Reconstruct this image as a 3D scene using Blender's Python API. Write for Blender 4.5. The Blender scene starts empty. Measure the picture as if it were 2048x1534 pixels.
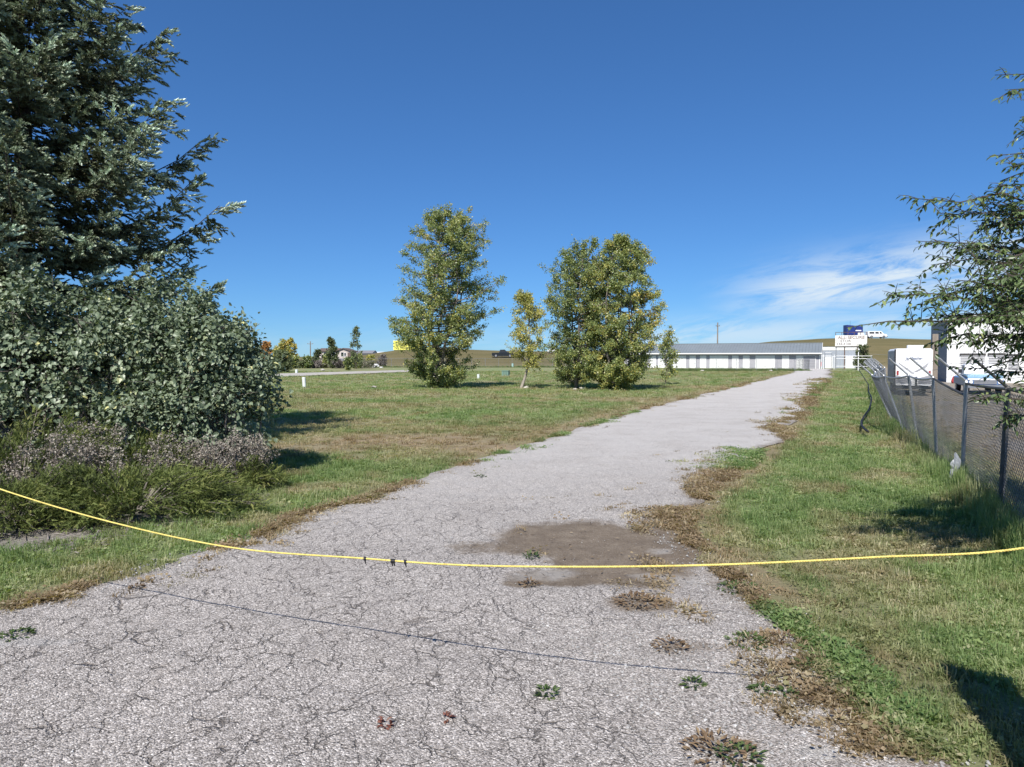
import bpy, math
import numpy as np
from math import radians, sin, cos, pi
from mathutils import Vector

scene = bpy.context.scene
C = scene.collection
rng = np.random.default_rng(11)

# ------------------------------------------------------------------ camera
F, HY, CAMH = 1420.0, 715.0, 2.3          # focal length in photo pixels, horizon row, eye height
PITCH = math.atan((767 - HY) / F)
cam = bpy.data.cameras.new('camera')
camo = bpy.data.objects.new('camera', cam)
C.objects.link(camo)
camo.location = (0, 0, CAMH)
camo.rotation_euler = (pi / 2 - PITCH, 0, 0)
cam.sensor_width = 36
cam.lens = 36 * F / 2048
cam.clip_start = 0.05
cam.clip_end = 9000
scene.camera = camo

# ------------------------------------------------------------------ light
SUN_EL, SUN_AZ = radians(49), radians(197)
world = bpy.data.worlds.new('World')
scene.world = world
world.use_nodes = True
wt = world.node_tree
wn, wl = wt.nodes, wt.links
sky = wn.new('ShaderNodeTexSky')
sky.sky_type = 'NISHITA'
sky.sun_disc = False
sky.sun_elevation = SUN_EL
sky.sun_rotation = SUN_AZ
sky.altitude = 1500
sky.air_density = 1.0
sky.dust_density = 0.0
sky.ozone_density = 4.0
bg = wn['Background']
bg.inputs[1].default_value = 0.10


def wmath(op, a, b=None, c=None):
    n = wn.new('ShaderNodeMath')
    n.operation = op
    for i, v in enumerate((a, b, c)):
        if v is None:
            continue
        if isinstance(v, (int, float)):
            n.inputs[i].default_value = v
        else:
            wl.new(v, n.inputs[i])
    return n.outputs[0]


tc = wn.new('ShaderNodeTexCoord')
sep = wn.new('ShaderNodeSeparateXYZ')
wl.new(tc.outputs['Generated'], sep.inputs[0])
X, Y, Z = sep.outputs
az = wmath('ARCTAN2', X, Y)
# streaky cirrus low in the sky
cmb = wn.new('ShaderNodeCombineXYZ')
wl.new(wmath('MULTIPLY', az, 4.2), cmb.inputs[0])
wl.new(wmath('SUBTRACT', wmath('MULTIPLY', Z, 21.0), wmath('MULTIPLY', az, 2.6)), cmb.inputs[1])
nz = wn.new('ShaderNodeTexNoise')
nz.inputs['Scale'].default_value = 2.1
nz.inputs['Detail'].default_value = 9
nz.inputs['Roughness'].default_value = 0.66
nz.inputs['Distortion'].default_value = 0.5
wl.new(cmb.outputs[0], nz.inputs['Vector'])


def sstep(v, lo, hi):
    n = wn.new('ShaderNodeMapRange')
    n.interpolation_type = 'SMOOTHSTEP'
    wl.new(v, n.inputs[0])
    n.inputs[1].default_value = lo
    n.inputs[2].default_value = hi
    return n.outputs[0]


def bump_at(v, mid, w):
    d = wmath('DIVIDE', wmath('SUBTRACT', v, mid), w)
    return wmath('POWER', 2.718, wmath('MULTIPLY', wmath('MULTIPLY', d, d), -1.0))


line = wmath('SUBTRACT', Z, wmath('MULTIPLY_ADD', az, 0.13, 0.036))
band = wmath('MULTIPLY', bump_at(line, 0.0, 0.034), sstep(az, 0.24, 0.42))
low = wmath('MULTIPLY', bump_at(wmath('SUBTRACT', Z, wmath('MULTIPLY_ADD', az, 0.03, 0.022)), 0.0, 0.022), 0.62)
low = wmath('MULTIPLY', low, wmath('MULTIPLY_ADD', sstep(az, -0.05, 0.30), 0.75, 0.25))
dens = wmath('MAXIMUM', wmath('MULTIPLY', band, sstep(nz.outputs[0], 0.30, 0.60)),
             wmath('MULTIPLY', low, sstep(nz.outputs[0], 0.33, 0.60)))
dens = wmath('MULTIPLY', dens, 0.96)
hs = wn.new('ShaderNodeHueSaturation')
hs.inputs['Saturation'].default_value = 1.05
wl.new(sky.outputs[0], hs.inputs['Color'])
mixc = wn.new('ShaderNodeMix')
mixc.data_type = 'RGBA'
wl.new(dens, mixc.inputs[0])
gmm = wn.new('ShaderNodeGamma')              # flatter, deeper blue like the camera's rendering of the sky
gmm.inputs[1].default_value = 0.77
wl.new(hs.outputs[0], gmm.inputs[0])
mul = wn.new('ShaderNodeMix')
mul.data_type = 'RGBA'
mul.blend_type = 'MULTIPLY'
mul.inputs[0].default_value = 1
wl.new(gmm.outputs[0], mul.inputs[6])
mul.inputs[7].default_value = (.415, .754, 1.162, 1)
wl.new(mul.outputs[2], mixc.inputs[6])
mixc.inputs[7].default_value = (4.9, 5.6, 6.2, 1)
wl.new(mixc.outputs[2], bg.inputs[0])

sl = bpy.data.lights.new('sun', 'SUN')
sl.energy = 4.4
sl.angle = radians(0.53)
sl.color = (1.0, 0.955, 0.885)
so = bpy.data.objects.new('sun', sl)
C.objects.link(so)
TOSUN = Vector((sin(SUN_AZ) * cos(SUN_EL), cos(SUN_AZ) * cos(SUN_EL), sin(SUN_EL)))
so.rotation_euler = TOSUN.to_track_quat('Z', 'Y').to_euler()
so.location = (-20, -60, 50)

vs = scene.view_settings
vs.view_transform = 'Standard'
vs.look = 'None'
vs.exposure = 0.60
vs.gamma = 1.0
vs.use_curve_mapping = False
scene.cycles.max_bounces = 6
scene.cycles.diffuse_bounces = 3
scene.cycles.transmission_bounces = 4
scene.cycles.transparent_max_bounces = 6

# ------------------------------------------------------------------ pixel helpers (photo pixel -> real place)
cp, sp_ = cos(PITCH), sin(PITCH)


def ray(px, py):
    u = (px - 1024) / F
    v = -(py - 767) / F
    return u, cp + v * sp_, -sp_ + v * cp


def G(px, py, z=0.0):
    dx, dy, dz = ray(px, py)
    t = (z - CAMH) / dz
    return dx * t, dy * t


def P(px, py, d):
    dx, dy, dz = ray(px, py)
    t = d / dy
    return np.array((dx * t, d, CAMH + dz * t))


def ZA(py, d):
    return P(1024, py, d)[2]


# ------------------------------------------------------------------ noise
def _h(ix, iy, iz, s):
    h = (ix * 374761393 + iy * 668265263 + iz * 2147483647 + s * 974634777) & 0xFFFFFFFF
    h = ((h ^ (h >> 13)) * 1274126177) & 0xFFFFFFFF
    h = h ^ (h >> 16)
    return (h & 0xFFFF) / 65535.0


def vnoise(x, y, z=None, seed=0):
    x = np.asarray(x, float)
    y = np.asarray(y, float)
    z = np.zeros_like(x) if z is None else np.asarray(z, float)
    fx, fy, fz = np.floor(x), np.floor(y), np.floor(z)
    ix, iy, iz = fx.astype(np.int64), fy.astype(np.int64), fz.astype(np.int64)
    u, v, w = x - fx, y - fy, z - fz
    u, v, w = [t * t * (3 - 2 * t) for t in (u, v, w)]
    r = 0
    for a in (0, 1):
        for b in (0, 1):
            for c in (0, 1):
                wgt = (u if a else 1 - u) * (v if b else 1 - v) * (w if c else 1 - w)
                r = r + wgt * _h(ix + a, iy + b, iz + c, seed)
    return r


def fbm(x, y, z=None, seed=0, oct=4):
    r, a, t = 0, 1.0, 0
    x = np.asarray(x, float)
    y = np.asarray(y, float)
    z = np.zeros_like(x) if z is None else np.asarray(z, float)
    for i in range(oct):
        r = r + a * vnoise(x * 2 ** i, y * 2 ** i, z * 2 ** i, seed + i * 7)
        t += a
        a *= 0.5
    return r / t


def smooth(a, lo, hi):
    t = np.clip((np.asarray(a, float) - lo) / (hi - lo), 0, 1)
    return t * t * (3 - 2 * t)


# ------------------------------------------------------------------ mesh helpers
def mk_mesh(name, V, Fs, mats, attrs=None, midx=None, smooth_=False):
    me = bpy.data.meshes.new(name)
    V = np.ascontiguousarray(np.asarray(V, np.float32).reshape(-1, 3))
    if isinstance(Fs, np.ndarray):
        Fs = [Fs]
    Fs = [np.asarray(f, np.int32) for f in Fs if len(f)]
    me.vertices.add(len(V))
    me.vertices.foreach_set('co', V.ravel())
    if Fs:
        loops = np.concatenate([f.ravel() for f in Fs])
        tot = np.concatenate([np.full(len(f), f.shape[1], np.int32) for f in Fs])
        st = np.concatenate([[0], np.cumsum(tot)[:-1]]).astype(np.int32)
        me.loops.add(len(loops))
        me.loops.foreach_set('vertex_index', loops)
        me.polygons.add(len(tot))
        me.polygons.foreach_set('loop_start', st)
        if midx is not None:
            me.polygons.foreach_set('material_index', np.asarray(midx, np.int32))
        me.polygons.foreach_set('use_smooth', np.full(len(tot), bool(smooth_)))
    for m in (mats if isinstance(mats, (list, tuple)) else [mats]):
        me.materials.append(m)
    for k, a in (attrs or {}).items():
        a = np.asarray(a)
        if a.ndim == 2:
            at = me.attributes.new(k, 'FLOAT_VECTOR', 'POINT')
            at.data.foreach_set('vector', a.astype(np.float32).ravel())
        elif a.dtype.kind == 'i':
            at = me.attributes.new(k, 'INT', 'POINT')
            at.data.foreach_set('value', a.astype(np.int32))
        else:
            at = me.attributes.new(k, 'FLOAT', 'POINT')
            at.data.foreach_set('value', a.astype(np.float32))
    me.update(calc_edges=True)
    return me


def link(name, me, parent=None, loc=None, rotz=0):
    o = bpy.data.objects.new(name, me)
    C.objects.link(o)
    if parent is not None:
        o.parent = parent
    if loc is not None:
        o.location = loc
    if rotz:
        o.rotation_euler = (0, 0, rotz)
    return o


def put(name, V, Fs, mats, parent=None, attrs=None, midx=None, smooth_=False, loc=None, rotz=0):
    return link(name, mk_mesh(name, V, Fs, mats, attrs, midx, smooth_), parent, loc, rotz)


def tag(o, label=None, cat=None, group=None, kind=None):
    if label:
        o['label'] = label
    if cat:
        o['category'] = cat
    if group:
        o['group'] = group
    if kind:
        o['kind'] = kind
    return o


def thing(name, label, cat, loc=(0, 0, 0), rotz=0, group=None):
    return tag(link(name, None, None, loc, rotz), label, cat, group)


class Acc:
    """collects numpy chunks of verts and faces"""
    def __init__(s):
        s.V, s.F, s.n, s.A = [], {}, 0, []

    def add(s, V, Fs, a=None):
        V = np.asarray(V, float).reshape(-1, 3)
        if isinstance(Fs, np.ndarray):
            Fs = [Fs]
        for f in Fs:
            f = np.asarray(f)
            if len(f):
                s.F.setdefault(f.shape[1], []).append(f + s.n)
        s.V.append(V)
        if a is not None:
            s.A.append(np.broadcast_to(np.asarray(a, float), (len(V),)))
        s.n += len(V)

    def tube(s, pts, rad, n=5, cap=True, a=None):
        V, Fs = tube(pts, rad, n, cap)
        s.add(V, Fs, a)

    def box(s, x0, x1, y0, y1, z0, z1, R=None, o=(0, 0, 0)):
        V = np.array([(x, y, z) for z in (z0, z1) for y in (y0, y1) for x in (x0, x1)], float)
        if R is not None:
            V = V @ np.asarray(R).T
        V = V + np.asarray(o, float)
        s.add(V, np.array([(0, 2, 3, 1), (4, 5, 7, 6), (0, 1, 5, 4), (2, 6, 7, 3), (0, 4, 6, 2), (1, 3, 7, 5)]))

    def prism(s, poly, y0, y1):
        """polygon in x,z extruded along y"""
        n = len(poly)
        p = np.asarray(poly, float)
        V = np.concatenate([np.c_[p[:, 0], np.full(n, y0), p[:, 1]], np.c_[p[:, 0], np.full(n, y1), p[:, 1]]])
        i = np.arange(n)
        j = (i + 1) % n
        s.add(V, [np.c_[i, j, j + n, i + n], np.array([list(range(n))[::-1], list(range(n, 2 * n))])])

    def get(s):
        return np.concatenate(s.V), [np.concatenate(v) for v in s.F.values()]

    def put(s, name, mats, parent=None, attr=None, smooth_=False, **k):
        V, Fs = s.get()
        at = {attr: np.concatenate(s.A)} if attr and s.A else None
        return put(name, V, Fs, mats, parent, at, None, smooth_, **k)


def unit(v):
    v = np.asarray(v, float)
    return v / np.maximum(np.linalg.norm(v, axis=-1, keepdims=True), 1e-9)


def tube(pts, rad, n=5, cap=True):
    p = np.asarray(pts, float)
    k = len(p)
    r = np.broadcast_to(np.asarray(rad, float), (k,))
    t = unit(np.gradient(p, axis=0))
    ref = np.array((0, 0, 1.0)) if abs(t[:, 2]).mean() < 0.8 else np.array((1.0, 0, 0))
    a = unit(np.cross(t, ref))
    b = np.cross(t, a)
    th = np.arange(n) * 2 * pi / n
    V = p[:, None] + r[:, None, None] * (np.cos(th)[None, :, None] * a[:, None] + np.sin(th)[None, :, None] * b[:, None])
    i = np.arange(k - 1)[:, None] * n
    j = np.arange(n)[None]
    q = np.stack([i + j, i + (j + 1) % n, i + n + (j + 1) % n, i + n + j], -1).reshape(-1, 4)
    Fs = [q]
    if cap:
        Fs.append(np.array([np.arange(n)[::-1], (k - 1) * n + np.arange(n)]))
    return V.reshape(-1, 3), Fs


def scatter(TV, TF, pos, xd, nr, sc):
    """copies of a small template: x along xd, z near nr"""
    x = unit(xd)
    z = unit(nr - (nr * x).sum(-1, keepdims=True) * x)
    y = np.cross(z, x)
    sc = np.broadcast_to(np.asarray(sc, float), (len(pos),))
    TV = np.asarray(TV, float)
    V = pos[:, None] + sc[:, None, None] * (TV[None, :, 0:1] * x[:, None] + TV[None, :, 1:2] * y[:, None] + TV[None, :, 2:3] * z[:, None])
    off = (np.arange(len(pos)) * len(TV))[:, None, None]
    Fs = [(np.asarray(f)[None] + off).reshape(-1, np.asarray(f).shape[1]) for f in TF]
    return V.reshape(-1, 3), Fs


def rdir(n):
    return unit(rng.normal(size=(n, 3)))


# ------------------------------------------------------------------ materials
def nodes_of(m):
    m.use_nodes = True
    return m.node_tree.nodes, m.node_tree.links


def ramp(nd, stops):
    r = nd.new('ShaderNodeValToRGB')
    e = r.color_ramp.elements
    while len(e) < len(stops):
        e.new(0.5)
    for el, (p, c) in zip(e, stops):
        el.position = p
        el.color = (*c, 1)
    return r


def M(name, col, rough=0.7, metal=0.0, vary=0.18, scale=3.0, bump=0.0, bscale=40.0, spec=0.3, stain=None, obj=True, stretch=None):
    """painted / solid surface with uneven colour and fine relief"""
    m = bpy.data.materials.new(name)
    nd, lk = nodes_of(m)
    b = nd['Principled BSDF']
    b.inputs['Roughness'].default_value = rough
    b.inputs['Metallic'].default_value = metal
    b.inputs['Specular IOR Level'].default_value = spec
    t = nd.new('ShaderNodeTexCoord')
    src = t.outputs['Object']
    if stretch:
        mp = nd.new('ShaderNodeMapping')
        mp.inputs['Scale'].default_value = stretch
        lk.new(src, mp.inputs[0])
        src = mp.outputs[0]
    n = nd.new('ShaderNodeTexNoise')
    n.inputs['Scale'].default_value = scale
    n.inputs['Detail'].default_value = 6
    n.inputs['Roughness'].default_value = 0.65
    lk.new(src, n.inputs['Vector'])
    c = np.array(col, float)
    lo = np.clip(c * (1 - vary), 0, 1) if stain is None else np.array(stain, float)
    r = ramp(nd, [(0.32, tuple(lo)), (0.55, tuple(c)), (0.75, tuple(np.clip(c * (1 + vary * 0.6), 0, 0.95)))])
    lk.new(n.outputs[0], r.inputs[0])
    lk.new(r.outputs[0], b.inputs['Base Color'])
    if bump:
        n2 = nd.new('ShaderNodeTexNoise')
        n2.inputs['Scale'].default_value = bscale
        n2.inputs['Detail'].default_value = 4
        lk.new(src, n2.inputs['Vector'])
        bp = nd.new('ShaderNodeBump')
        bp.inputs['Strength'].default_value = bump
        bp.inputs['Distance'].default_value = 0.02
        lk.new(n2.outputs[0], bp.inputs['Height'])
        lk.new(bp.outputs[0], b.inputs['Normal'])
    return m


def leafmat(name, stops, rough=0.5, transl=0.25, spec=0.35, attr='tint', inst=False, tcol=(1.25, 1.3, 0.5), dry=None):
    m = bpy.data.materials.new(name)
    nd, lk = nodes_of(m)
    b = nd['Principled BSDF']
    b.inputs['Roughness'].default_value = rough
    b.inputs['Specular IOR Level'].default_value = spec
    a = nd.new('ShaderNodeAttribute')
    a.attribute_type = 'INSTANCER' if inst else 'GEOMETRY'
    a.attribute_name = attr
    r = ramp(nd, stops)
    lk.new(a.outputs['Fac'], r.inputs[0])
    col = r.outputs[0]
    if dry:
        a2 = nd.new('ShaderNodeAttribute')
        a2.attribute_type = 'INSTANCER'
        a2.attribute_name = 'dry'
        r2 = ramp(nd, dry)
        lk.new(a.outputs['Fac'], r2.inputs[0])
        mx = nd.new('ShaderNodeMix')
        mx.data_type = 'RGBA'
        lk.new(a2.outputs['Fac'], mx.inputs[0])
        lk.new(col, mx.inputs[6])
        lk.new(r2.outputs[0], mx.inputs[7])
        col = mx.outputs[2]
    lk.new(col, b.inputs['Base Color'])
    tr = nd.new('ShaderNodeBsdfTranslucent')
    mm = nd.new('ShaderNodeMix')
    mm.data_type = 'RGBA'
    mm.blend_type = 'MULTIPLY'
    mm.inputs[0].default_value = 1
    lk.new(col, mm.inputs[6])
    mm.inputs[7].default_value = (*tcol, 1)
    lk.new(mm.outputs[2], tr.inputs[0])
    ms = nd.new('ShaderNodeMixShader')
    ms.inputs[0].default_value = transl
    lk.new(b.outputs[0], ms.inputs[1])
    lk.new(tr.outputs[0], ms.inputs[2])
    lk.new(ms.outputs[0], nd['Material Output'].inputs[0])
    return m


def barkmat(name, c):
    return M(name, c, rough=0.9, vary=0.45, scale=9, bump=0.6, bscale=30, stretch=(1, 1, 0.25), spec=0.15)


# ------------------------------------------------------------------ terrain
_crest = np.array([(-300, 713), (0, 712), (520, 712), (600, 713.5), (690, 713), (730, 709.5), (760, 705), (800, 699.5), (880, 697), (960, 700),
                   (1050, 703), (1250, 700), (1400, 694), (1480, 690), (1540, 683.5), (1600, 680), (1640, 677.5), (1700, 676),
                   (1780, 677), (1850, 679), (2048, 681), (2600, 690)], float)
DC = 236.0


def crest(x, y):
    a = x / np.maximum(y, 1e-3)
    return CAMH + (HY - np.interp(a * F + 1024, _crest[:, 0], _crest[:, 1])) / F * DC


def hill(x, y):
    x = np.asarray(x, float)
    y = np.asarray(y, float)
    c = crest(x, y)
    up = smooth(y, 160, DC)
    dn = 1 - 0.6 * smooth(y, DC, 560)
    return c * up * np.where(y > DC, dn, 1.0)


_L = sorted([G(*p)[::-1] for p in [(0, 1222), (180, 1176), (400, 1110), (520, 1078), (640, 1020), (760, 985), (860, 955),
                                   (1000, 905), (1180, 850), (1380, 795), (1590, 745.5)]])
_R = sorted([G(*p)[::-1] for p in [(1340, 1040), (1405, 1100), (1490, 1180), (1600, 1260), (1680, 1370), (1760, 1480), (1800, 1534),
                                   (1450, 960), (1520, 905), (1590, 850), (1632, 795), (1662, 745)]])
_Ly = np.array([-14, -8, -2, 3, 5] + [p[0] for p in _L] + [142.0])
_Lx = np.array([-60, -40, -24, -12, -6.6] + [p[1] for p in _L] + [_L[-1][1] + 13.5])
_Ry = np.array([-14, -8, -2, 1] + [p[0] for p in _R] + [142.0])
_Rx = np.array([40, 14, 3.4, 2.35] + [p[1] for p in _R] + [_R[-1][1] + 15.0])


def roadx(y):
    return np.interp(y, _Ly, _Lx), np.interp(y, _Ry, _Rx)


def rag(y, side):
    w = np.clip(y * 0.004, 0.0, 0.5)
    k = 1.0 if side == 0 else 1.9
    return k * ((fbm(np.log(np.maximum(y, .5)) * 7, np.full_like(y, side * 9.0), seed=side) - 0.5) * 0.55 + (vnoise(np.log(np.maximum(y, .5)) * 22, np.full_like(y, 3.0), seed=5 + side) - 0.5) * 0.12 + w * (vnoise(y * 0.4, np.full_like(y, 1.0), seed=8 + side) - 0.5))


def road_d(x, y):
    """>0 inside the drive, metres from its nearer edge"""
    l, r = roadx(y)
    l = l + rag(np.asarray(y, float), 0)
    r = r + rag(np.asarray(y, float), 1)
    return np.minimum(x - l, r - x)


def near_px(x, y, px, py, rx, ry, k=0.35, seed=0):
    gx, gy = G(px, py)
    d = np.sqrt(((x - gx) / rx) ** 2 + ((y - gy) / ry) ** 2)
    d = d + (.6 * fbm(x * 1.6, y * 1.1, seed=seed + 40, oct=5) + .4 * fbm(x * 1.7 / rx, y * 1.4 / ry, seed=seed + 41, oct=4) - 0.5) * 3.2 * k
    return 1 - smooth(d, 0.35, 1.3)


FP0 = np.array((7.2, 10.4))
FSTEP = np.array((1.15, 2.70))
FFAR = np.array((1.335, 2.66))


def fence_side(x, y):
    """>0 on the yard side of the chain-link fence"""
    yk = FP0[1] + 5 * FSTEP[1]
    xk = FP0[0] + 5 * FSTEP[0]
    xl = np.where(y < yk, FP0[0] + (y - FP0[1]) * FSTEP[0] / FSTEP[1], xk + (y - yk) * FFAR[0] / FFAR[1])
    return (x - xl) * .91


def dry_at(x, y):
    x = np.asarray(x, float)
    y = np.asarray(y, float)
    l, r = roadx(y)
    dl = l - x
    v = 0.75 * (1 - smooth(dl, 0.4, 2.6)) * smooth(y, 13, 19) * (dl > -1.5) * (1 - 0.3 * smooth(y, 60, 110))
    for px, py, rx, ry, s in [(800, 880, 4.6, 2.3, .95), (960, 895, 2.6, 2.0, .95), (640, 895, 2.2, 1.3, .8), (1000, 860, 4, 1.6, .6), (1480, 775, 9, 4, .7),
                              (1300, 800, 5, 3, .7), (620, 815, 9, 2.0, .5), (1500, 745, 14, 6, .5), (700, 845, 4.5, 1.5, .55)]:
        v = np.maximum(v, s * near_px(x, y, px, py, rx, ry, seed=int(px)))
    st = fbm(x * 0.10 + 3, y * 0.30, seed=21)
    v = np.maximum(v, smooth(st, 0.52, 0.72) * 0.55 * smooth(y, 15, 25) * (dl > 0))
    dr = x - r
    v = np.maximum(v, 0.8 * (1 - smooth(dr + (fbm(x * 2, y * .8, seed=3) - .5) * 1.2, 0.1, 1.0)) * (dr > -2) * smooth(y, 5, 7) * (1 - 0.4 * smooth(y, 18, 40)))
    v = np.maximum(v, 0.50 * smooth(fbm(x * 1.1, y * 0.8, seed=33), 0.46, 0.66))
    v = np.maximum(v, 0.9 * smooth(fence_side(x, y), 0.2, 1.6) * (y > 3))
    v = np.maximum(v, 0.62 * smooth(y, 150, 180))
    return np.clip(v, 0, 1)


def bare_at(x, y):
    x = np.asarray(x, float)
    y = np.asarray(y, float)
    v = 0.0
    for px, py, rx, ry, s in [(60, 1072, 1.4, 0.7, .9), (-60, 1085, 2, 1.0, .95), (220, 1040, 1.2, .65, .85), (340, 1005, 1.2, .7, .8), (440, 975, 1.1, .8, .7),
                              (-100, 1000, 5.0, 3.2, 1), (200, 960, 2.6, 2.4, 1), (0, 900, 7, 4.6, 1), (330, 905, 2.6, 3, 1)]:
        v = np.maximum(v, s * near_px(x, y, px, py, rx, ry, k=.22, seed=int(abs(px))))
    v = np.maximum(v, (.55 + .45 * smooth(fbm(x * .5, y * .5, seed=12), .42, .6)) * smooth(fence_side(x, y), .8, 2.5) * (y > 3) * (y < 150))
    return np.clip(v, 0, 1)

# ------------------------------------------------------------------ ground sheet
def ground_z(x, y):
    micro = (fbm(x * 0.8, y * 0.8, seed=2) - 0.5) * 0.05 * (1 - smooth(np.hypot(x, y), 20, 40))
    z = hill(x, y) + micro
    d = road_d(x, y)
    z = z - (y < 141) * 0.05 * smooth(d, -0.04, 0.30 + 0.008 * np.maximum(y, 0))
    return z


def _ground():
    ang = np.concatenate([np.arange(-180, -52, 4.0), np.arange(-52, 52, 0.4), np.arange(52, 180, 4.0)])
    ang = np.radians(ang)
    rad = 0.5 * 1.03 ** np.arange(0, 310)
    rad = rad[rad < 3800]
    A, R = np.meshgrid(ang, rad)
    x, y = R * np.sin(A), R * np.cos(A)
    z = ground_z(x, y)
    na, nr = len(ang), len(rad)
    V = np.stack([x, y, z], -1).reshape(-1, 3)
    i = np.arange(nr - 1)[:, None] * na
    j = np.arange(na)[None]
    q = np.stack([i + j, i + na + j, i + na + (j + 1) % na, i + (j + 1) % na], -1).reshape(-1, 4)
    V = np.concatenate([V, [[0, 0, float(z[0].mean())]]])
    c = len(V) - 1
    jj = np.arange(na)
    tri = np.c_[np.full(na, c), jj, (jj + 1) % na]
    dry = dry_at(V[:, 0], V[:, 1])
    bare = bare_at(V[:, 0], V[:, 1])
    hl = smooth(V[:, 1], 150, 185)
    return V, [q, tri], {'dry': dry, 'bare': bare, 'hillside': hl}


def ground_mat():
    m = bpy.data.materials.new('meadow_soil')
    nd, lk = nodes_of(m)
    b = nd['Principled BSDF']
    b.inputs['Roughness'].default_value = 0.95
    b.inputs['Specular IOR Level'].default_value = 0.1
    geo = nd.new('ShaderNodeNewGeometry')

    def noise(scale, det=6, rough=.65, stretch=(1, 1, 1)):
        mp = nd.new('ShaderNodeMapping')
        mp.inputs['Scale'].default_value = stretch
        lk.new(geo.outputs['Position'], mp.inputs[0])
        n = nd.new('ShaderNodeTexNoise')
        n.inputs['Scale'].default_value = scale
        n.inputs['Detail'].default_value = det
        n.inputs['Roughness'].default_value = rough
        lk.new(mp.outputs[0], n.inputs['Vector'])
        return n.outputs[0]

    def attr(k):
        a = nd.new('ShaderNodeAttribute')
        a.attribute_name = k
        return a.outputs['Fac']

    def mix(f, a, c):
        x = nd.new('ShaderNodeMix')
        x.data_type = 'RGBA'
        for s, v in ((0, f), (6, a), (7, c)):
            lk.new(v, x.inputs[s])
        return x.outputs[2]

    def math_(op, a, c):
        n = nd.new('ShaderNodeMath')
        n.operation = op
        for i, v in enumerate((a, c)):
            if isinstance(v, (int, float)):
                n.inputs[i].default_value = v
            else:
                lk.new(v, n.inputs[i])
        return n.outputs[0]
    fine = noise(26, 5, .75)
    gr = ramp(nd, [(0.25, (.095, .13, .055)), (0.5, (.20, .24, .11)), (0.75, (.33, .345, .195))])
    lk.new(math_('ADD', math_('MULTIPLY', fine, .55), math_('MULTIPLY', noise(1.1, 5, .6, (1, .6, 1)), .45)), gr.inputs[0])
    dr = ramp(nd, [(0.3, (.15, .107, .066)), (0.5, (.29, .22, .145)), (0.72, (.43, .355, .245))])
    lk.new(math_('ADD', math_('MULTIPLY', noise(19, 6, .75), .6), math_('MULTIPLY', noise(.7, 4), .4)), dr.inputs[0])
    hr = ramp(nd, [(0.3, (0.094, 0.087, 0.037)), (0.5, (0.144, 0.124, 0.059)), (0.7, (0.195, 0.155, 0.081))])
    lk.new(math_('ADD', math_('MULTIPLY', noise(.16, 6, .7, (.35, 1, 3)), .7), math_('MULTIPLY', noise(2.2, 5, .7), .3)), hr.inputs[0])
    so_ = ramp(nd, [(0.3, (.13, .112, .095)), (0.5, (.275, .25, .222)), (0.75, (.45, .42, .385))])
    lk.new(noise(16, 8, .7), so_.inputs[0])
    f1 = math_('MULTIPLY', attr('dry'), math_('ADD', 0.25, math_('MULTIPLY', noise(6, 5, .7), 1.4)))
    f1.node.use_clamp = True
    c = mix(f1, gr.outputs[0], dr.outputs[0])
    c = mix(attr('hillside'), c, hr.outputs[0])
    c = mix(attr('bare'), c, so_.outputs[0])
    lk.new(c, b.inputs['Base Color'])
    bp = nd.new('ShaderNodeBump')
    bp.inputs['Strength'].default_value = 0.9
    bp.inputs['Distance'].default_value = 0.05
    lk.new(fine, bp.inputs['Height'])
    lk.new(bp.outputs[0], b.inputs['Normal'])
    return m


V, Fs, at = _ground()
ground = put('ground', V, Fs, ground_mat(), attrs=at, smooth_=True)
tag(ground, 'grassy lot with dry brown patches rising to a low hill behind', kind='structure')


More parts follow.
